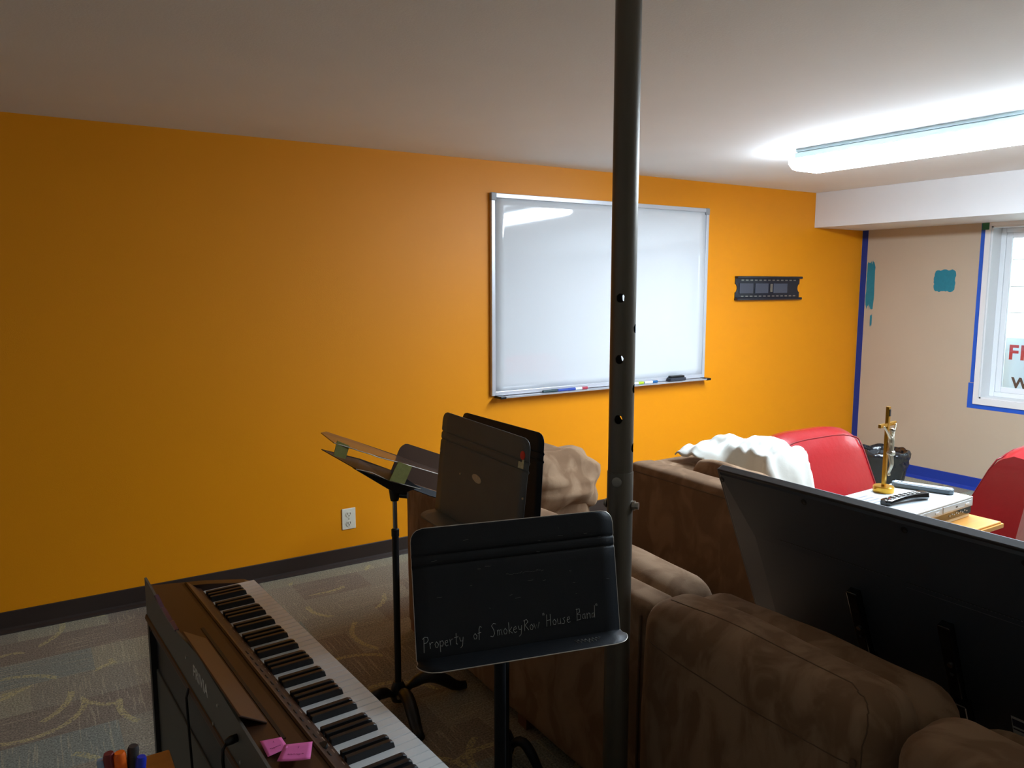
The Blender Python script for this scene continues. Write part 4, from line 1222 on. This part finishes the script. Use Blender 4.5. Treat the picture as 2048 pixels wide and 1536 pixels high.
def remote(name, label, c, ang, L, w, h, mt, ms, dog):
    t = thing(name, label, 'remote', (c[0], c[1], PT + .0006), ang, 'remote controls on the player')
    z0 = .0005
    bm = nb(); n = 20; V = []
    for i in range(n + 1):
        s = i / n
        x = (s - .5) * L
        ww = w / 2 * (1 - .22 * math.sin(s * PI) if dog else 1)
        ww *= math.sqrt(max(.04, 1 - max(0, abs(2 * s - 1) - .86) ** 2 / .14 ** 2 * .75)) if True else 1
        arch = .010 * math.sin(s * PI) if dog else 0
        top = z0 + h * (.8 + .45 * s if dog else 1) + arch * .6
        low = z0 + (arch if dog else 0) + (0 if not dog or s < .55 else -0.0 )
        V.append([bm.verts.new(p) for p in ((x, -ww * .8, low), (x, -ww, low + .35 * (top - low)), (x, -ww * .9, top - .002), (x, -ww * .7, top), (x, ww * .7, top), (x, ww * .9, top - .002), (x, ww, low + .35 * (top - low)), (x, ww * .8, low))])
    for i in range(n):
        for k in range(8): bm.faces.new((V[i][k], V[i + 1][k], V[i + 1][(k + 1) % 8], V[i][(k + 1) % 8]))
    bm.faces.new(V[0]); bm.faces.new(list(reversed(V[-1])))
    case = obj('case', bm, ms, t, True, world=False, ang=.6)
    if dog:
        for i in range(7):
            for j in range(3):
                s = .14 + i * .105; x = (s - .5) * L; zt = z0 + h * (.8 + .45 * s) + .006 * math.sin(s * PI)
                bm = nb(); box(bm, x - .0045, x + .0045, (j - 1) * w * .2 - .003, (j - 1) * w * .2 + .003, zt - .001, zt + .0016, .0007, 1)
                obj('button', bm, 'button_red' if (i, j) == (0, 1) else 'button_grey', t, world=False)
    else:
        bm = nb(); box(bm, -L / 2 + .006, L / 2 - .006, -w * .38, w * .38, z0 + h - .001, z0 + h + .0012, .001, 1); obj('face', bm, mt, t, world=False)
        for x in (-.085, -.073):
            bm = nb(); box(bm, x, x + .006, -.006, .002, z0 + h + .001, z0 + h + .002); obj('button', bm, 'tv_edge', t, world=False)
        bm = nb(); box(bm, L / 2 - .04, L / 2 - .018, -.004, .004, z0 + h + .001, z0 + h + .0016); obj('badge', bm, 'remote_side', t, world=False)
    return t
remote('remote_control', 'black contoured remote with grey buttons on the disc player', (2.585, 1.492), math.radians(-8), .215, .046, .020, None, 'black_gloss', True)
remote('remote_control', 'slim grey remote at the far side of the disc player', (2.792, 1.548), math.radians(-70), .205, .045, .018, 'remote_grey', 'remote_side', False)

# standing crucifix
CRX, CRY = 2.648, 1.612
cr = thing('standing_crucifix', 'gold standing crucifix with silver figure on the disc player', 'crucifix', (CRX, CRY, PT))
bm = nb(); lathe(bm, [(.0, PT + .0006), (.036, PT + .0006), (.037, PT + .004), (.037, PT + .020), (.034, PT + .023), (.0, PT + .023)], 36, CRX, CRY, cap=False); obj('base', bm, 'gold', cr, True, ang=.5)
Mc = Matrix.Translation((CRX, CRY, PT)) @ Matrix.Rotation(math.radians(8), 4, 'Z')
bm = nb(); box(bm, -.0075, .0075, -.006, .006, .02, .318, .001, M=Mc); obj('upright', bm, 'gold', cr)
bm = nb(); box(bm, -.064, .064, -.005, .005, .245, .258, .001, M=Mc); obj('crossbar', bm, 'gold', cr)
bm = nb(); box(bm, -.005, .005, -.0085, -.006, .283, .309, .001, M=Mc); obj('title_plate', bm, 'tv_edge', cr)
def figure():
    J = {'pel': (0, -.017, .150), 'chest': (.001, -.018, .196), 'neck': (.001, -.017, .215), 'head': (.0, -.020, .2285), 'crown': (.0, -.019, .238),
         'ls': (-.013, -.016, .211), 'le': (-.033, -.013, .233), 'lh': (-.050, -.009, .2515), 'rs': (.014, -.016, .211), 're': (.034, -.013, .233), 'rh': (.050, -.009, .2515),
         'lhip': (-.006, -.017, .142), 'lk': (-.004, -.024, .108), 'la': (-.001, -.013, .074), 'lf': (.0, -.016, .062),
         'rhip': (.007, -.017, .142), 'rk': (.006, -.024, .106), 'ra': (.002, -.015, .074), 'rf': (.002, -.019, .063)}
    Rr = {'pel': .0105, 'chest': .0115, 'neck': .005, 'head': .0082, 'crown': .006, 'ls': .0058, 'rs': .0058, 'le': .0042, 're': .0042, 'lh': .0035, 'rh': .0035,
          'lhip': .0075, 'rhip': .0075, 'lk': .0055, 'rk': .0055, 'la': .0038, 'ra': .0038, 'lf': .0036, 'rf': .0036}
    E_ = [('pel', 'chest'), ('chest', 'neck'), ('neck', 'head'), ('head', 'crown'), ('chest', 'ls'), ('ls', 'le'), ('le', 'lh'), ('chest', 'rs'), ('rs', 're'), ('re', 'rh'),
          ('pel', 'lhip'), ('lhip', 'lk'), ('lk', 'la'), ('la', 'lf'), ('pel', 'rhip'), ('rhip', 'rk'), ('rk', 'ra'), ('ra', 'rf')]
    ks = list(J)
    me = bpy.data.meshes.new('figure_skeleton')
    me.from_pydata([Vector(J[k]) * 10 for k in ks], [(ks.index(a), ks.index(b)) for a, b in E_], [])
    o = bpy.data.objects.new('figure_skeleton', me); C.objects.link(o)
    md = o.modifiers.new('skin', 'SKIN')
    for i, k in enumerate(ks):
        me.skin_vertices[0].data[i].radius = (Rr[k] * 10, Rr[k] * 10)
    me.skin_vertices[0].data[0].use_root = True
    sd = o.modifiers.new('sub', 'SUBSURF'); sd.levels = 2; sd.render_levels = 2
    dg = bpy.context.evaluated_depsgraph_get(); dg.update()
    m2 = bpy.data.meshes.new_from_object(o.evaluated_get(dg))
    bm = nb(); bm.from_mesh(m2)
    bmesh.ops.scale(bm, vec=(.1, .1, .1), verts=bm.verts)
    bmesh.ops.transform(bm, matrix=Mc, verts=bm.verts)
    bpy.data.objects.remove(o); bpy.data.meshes.remove(me); bpy.data.meshes.remove(m2)
    return bm
fg = obj('figure', figure(), 'silver_figure', cr, True)
bm = nb(); softbox(bm, -.0135, .0145, -.031, -.006, .138, .158, .008, wr=.003, wscale=90, n=8, M=Mc); obj('loincloth', bm, 'silver_figure', fg, True)
bm = nb(); softbox(bm, -.0085, .0085, -.027, -.011, .226, .2405, .006, wr=.0012, wscale=200, n=6, M=Mc); obj('hair', bm, 'zinc', fg, True)

# ------------------------------------------------------------------ waste bin with black bag
WX, WY = 5.17, 3.17
bn2 = thing('waste_bin', 'waste bin lined with a crumpled black plastic bag by the tan wall', 'bin', (WX, WY, 0))
bm = nb(); lathe(bm, [(.0, .002), (.115, .002), (.15, .36), (.145, .36), (.11, .01), (.0, .01)], 28, WX, WY, cap=False); obj('bin', bm, 'bin_grey', bn2, True, ang=.8)
bm = nb()
prof = [(.135, .12), (.150, .17), (.157, .22), (.163, .27), (.172, .30), (.166, .325), (.176, .345), (.180, .375), (.172, .395), (.162, .398), (.152, .37), (.144, .30), (.135, .20)]
seg = 64; rings = []
for j, (r, z) in enumerate(prof):
    ring = []
    for k in range(seg):
        a = 2 * PI * k / seg
        q = Vector((math.cos(a) * 3.2, math.sin(a) * 3.2, z * 9))
        rr = r + .016 * noise.noise(q * 1.5) + .009 * noise.noise(Vector((a * 9, z * 4, 3))) * (1 if j < 11 else .3)
        zz2 = z + (.018 * noise.noise(Vector((math.cos(a) * 2.5, math.sin(a) * 2.5, j * .1))) if j > 3 else 0)
        ring.append(bm.verts.new((WX + rr * math.cos(a), WY + rr * math.sin(a), zz2)))
    rings.append(ring)
for j in range(len(rings) - 1):
    for k in range(seg): bm.faces.new((rings[j][k], rings[j][(k + 1) % seg], rings[j + 1][(k + 1) % seg], rings[j + 1][k]))
obj('bag', bm, 'black_bag', bn2, True)
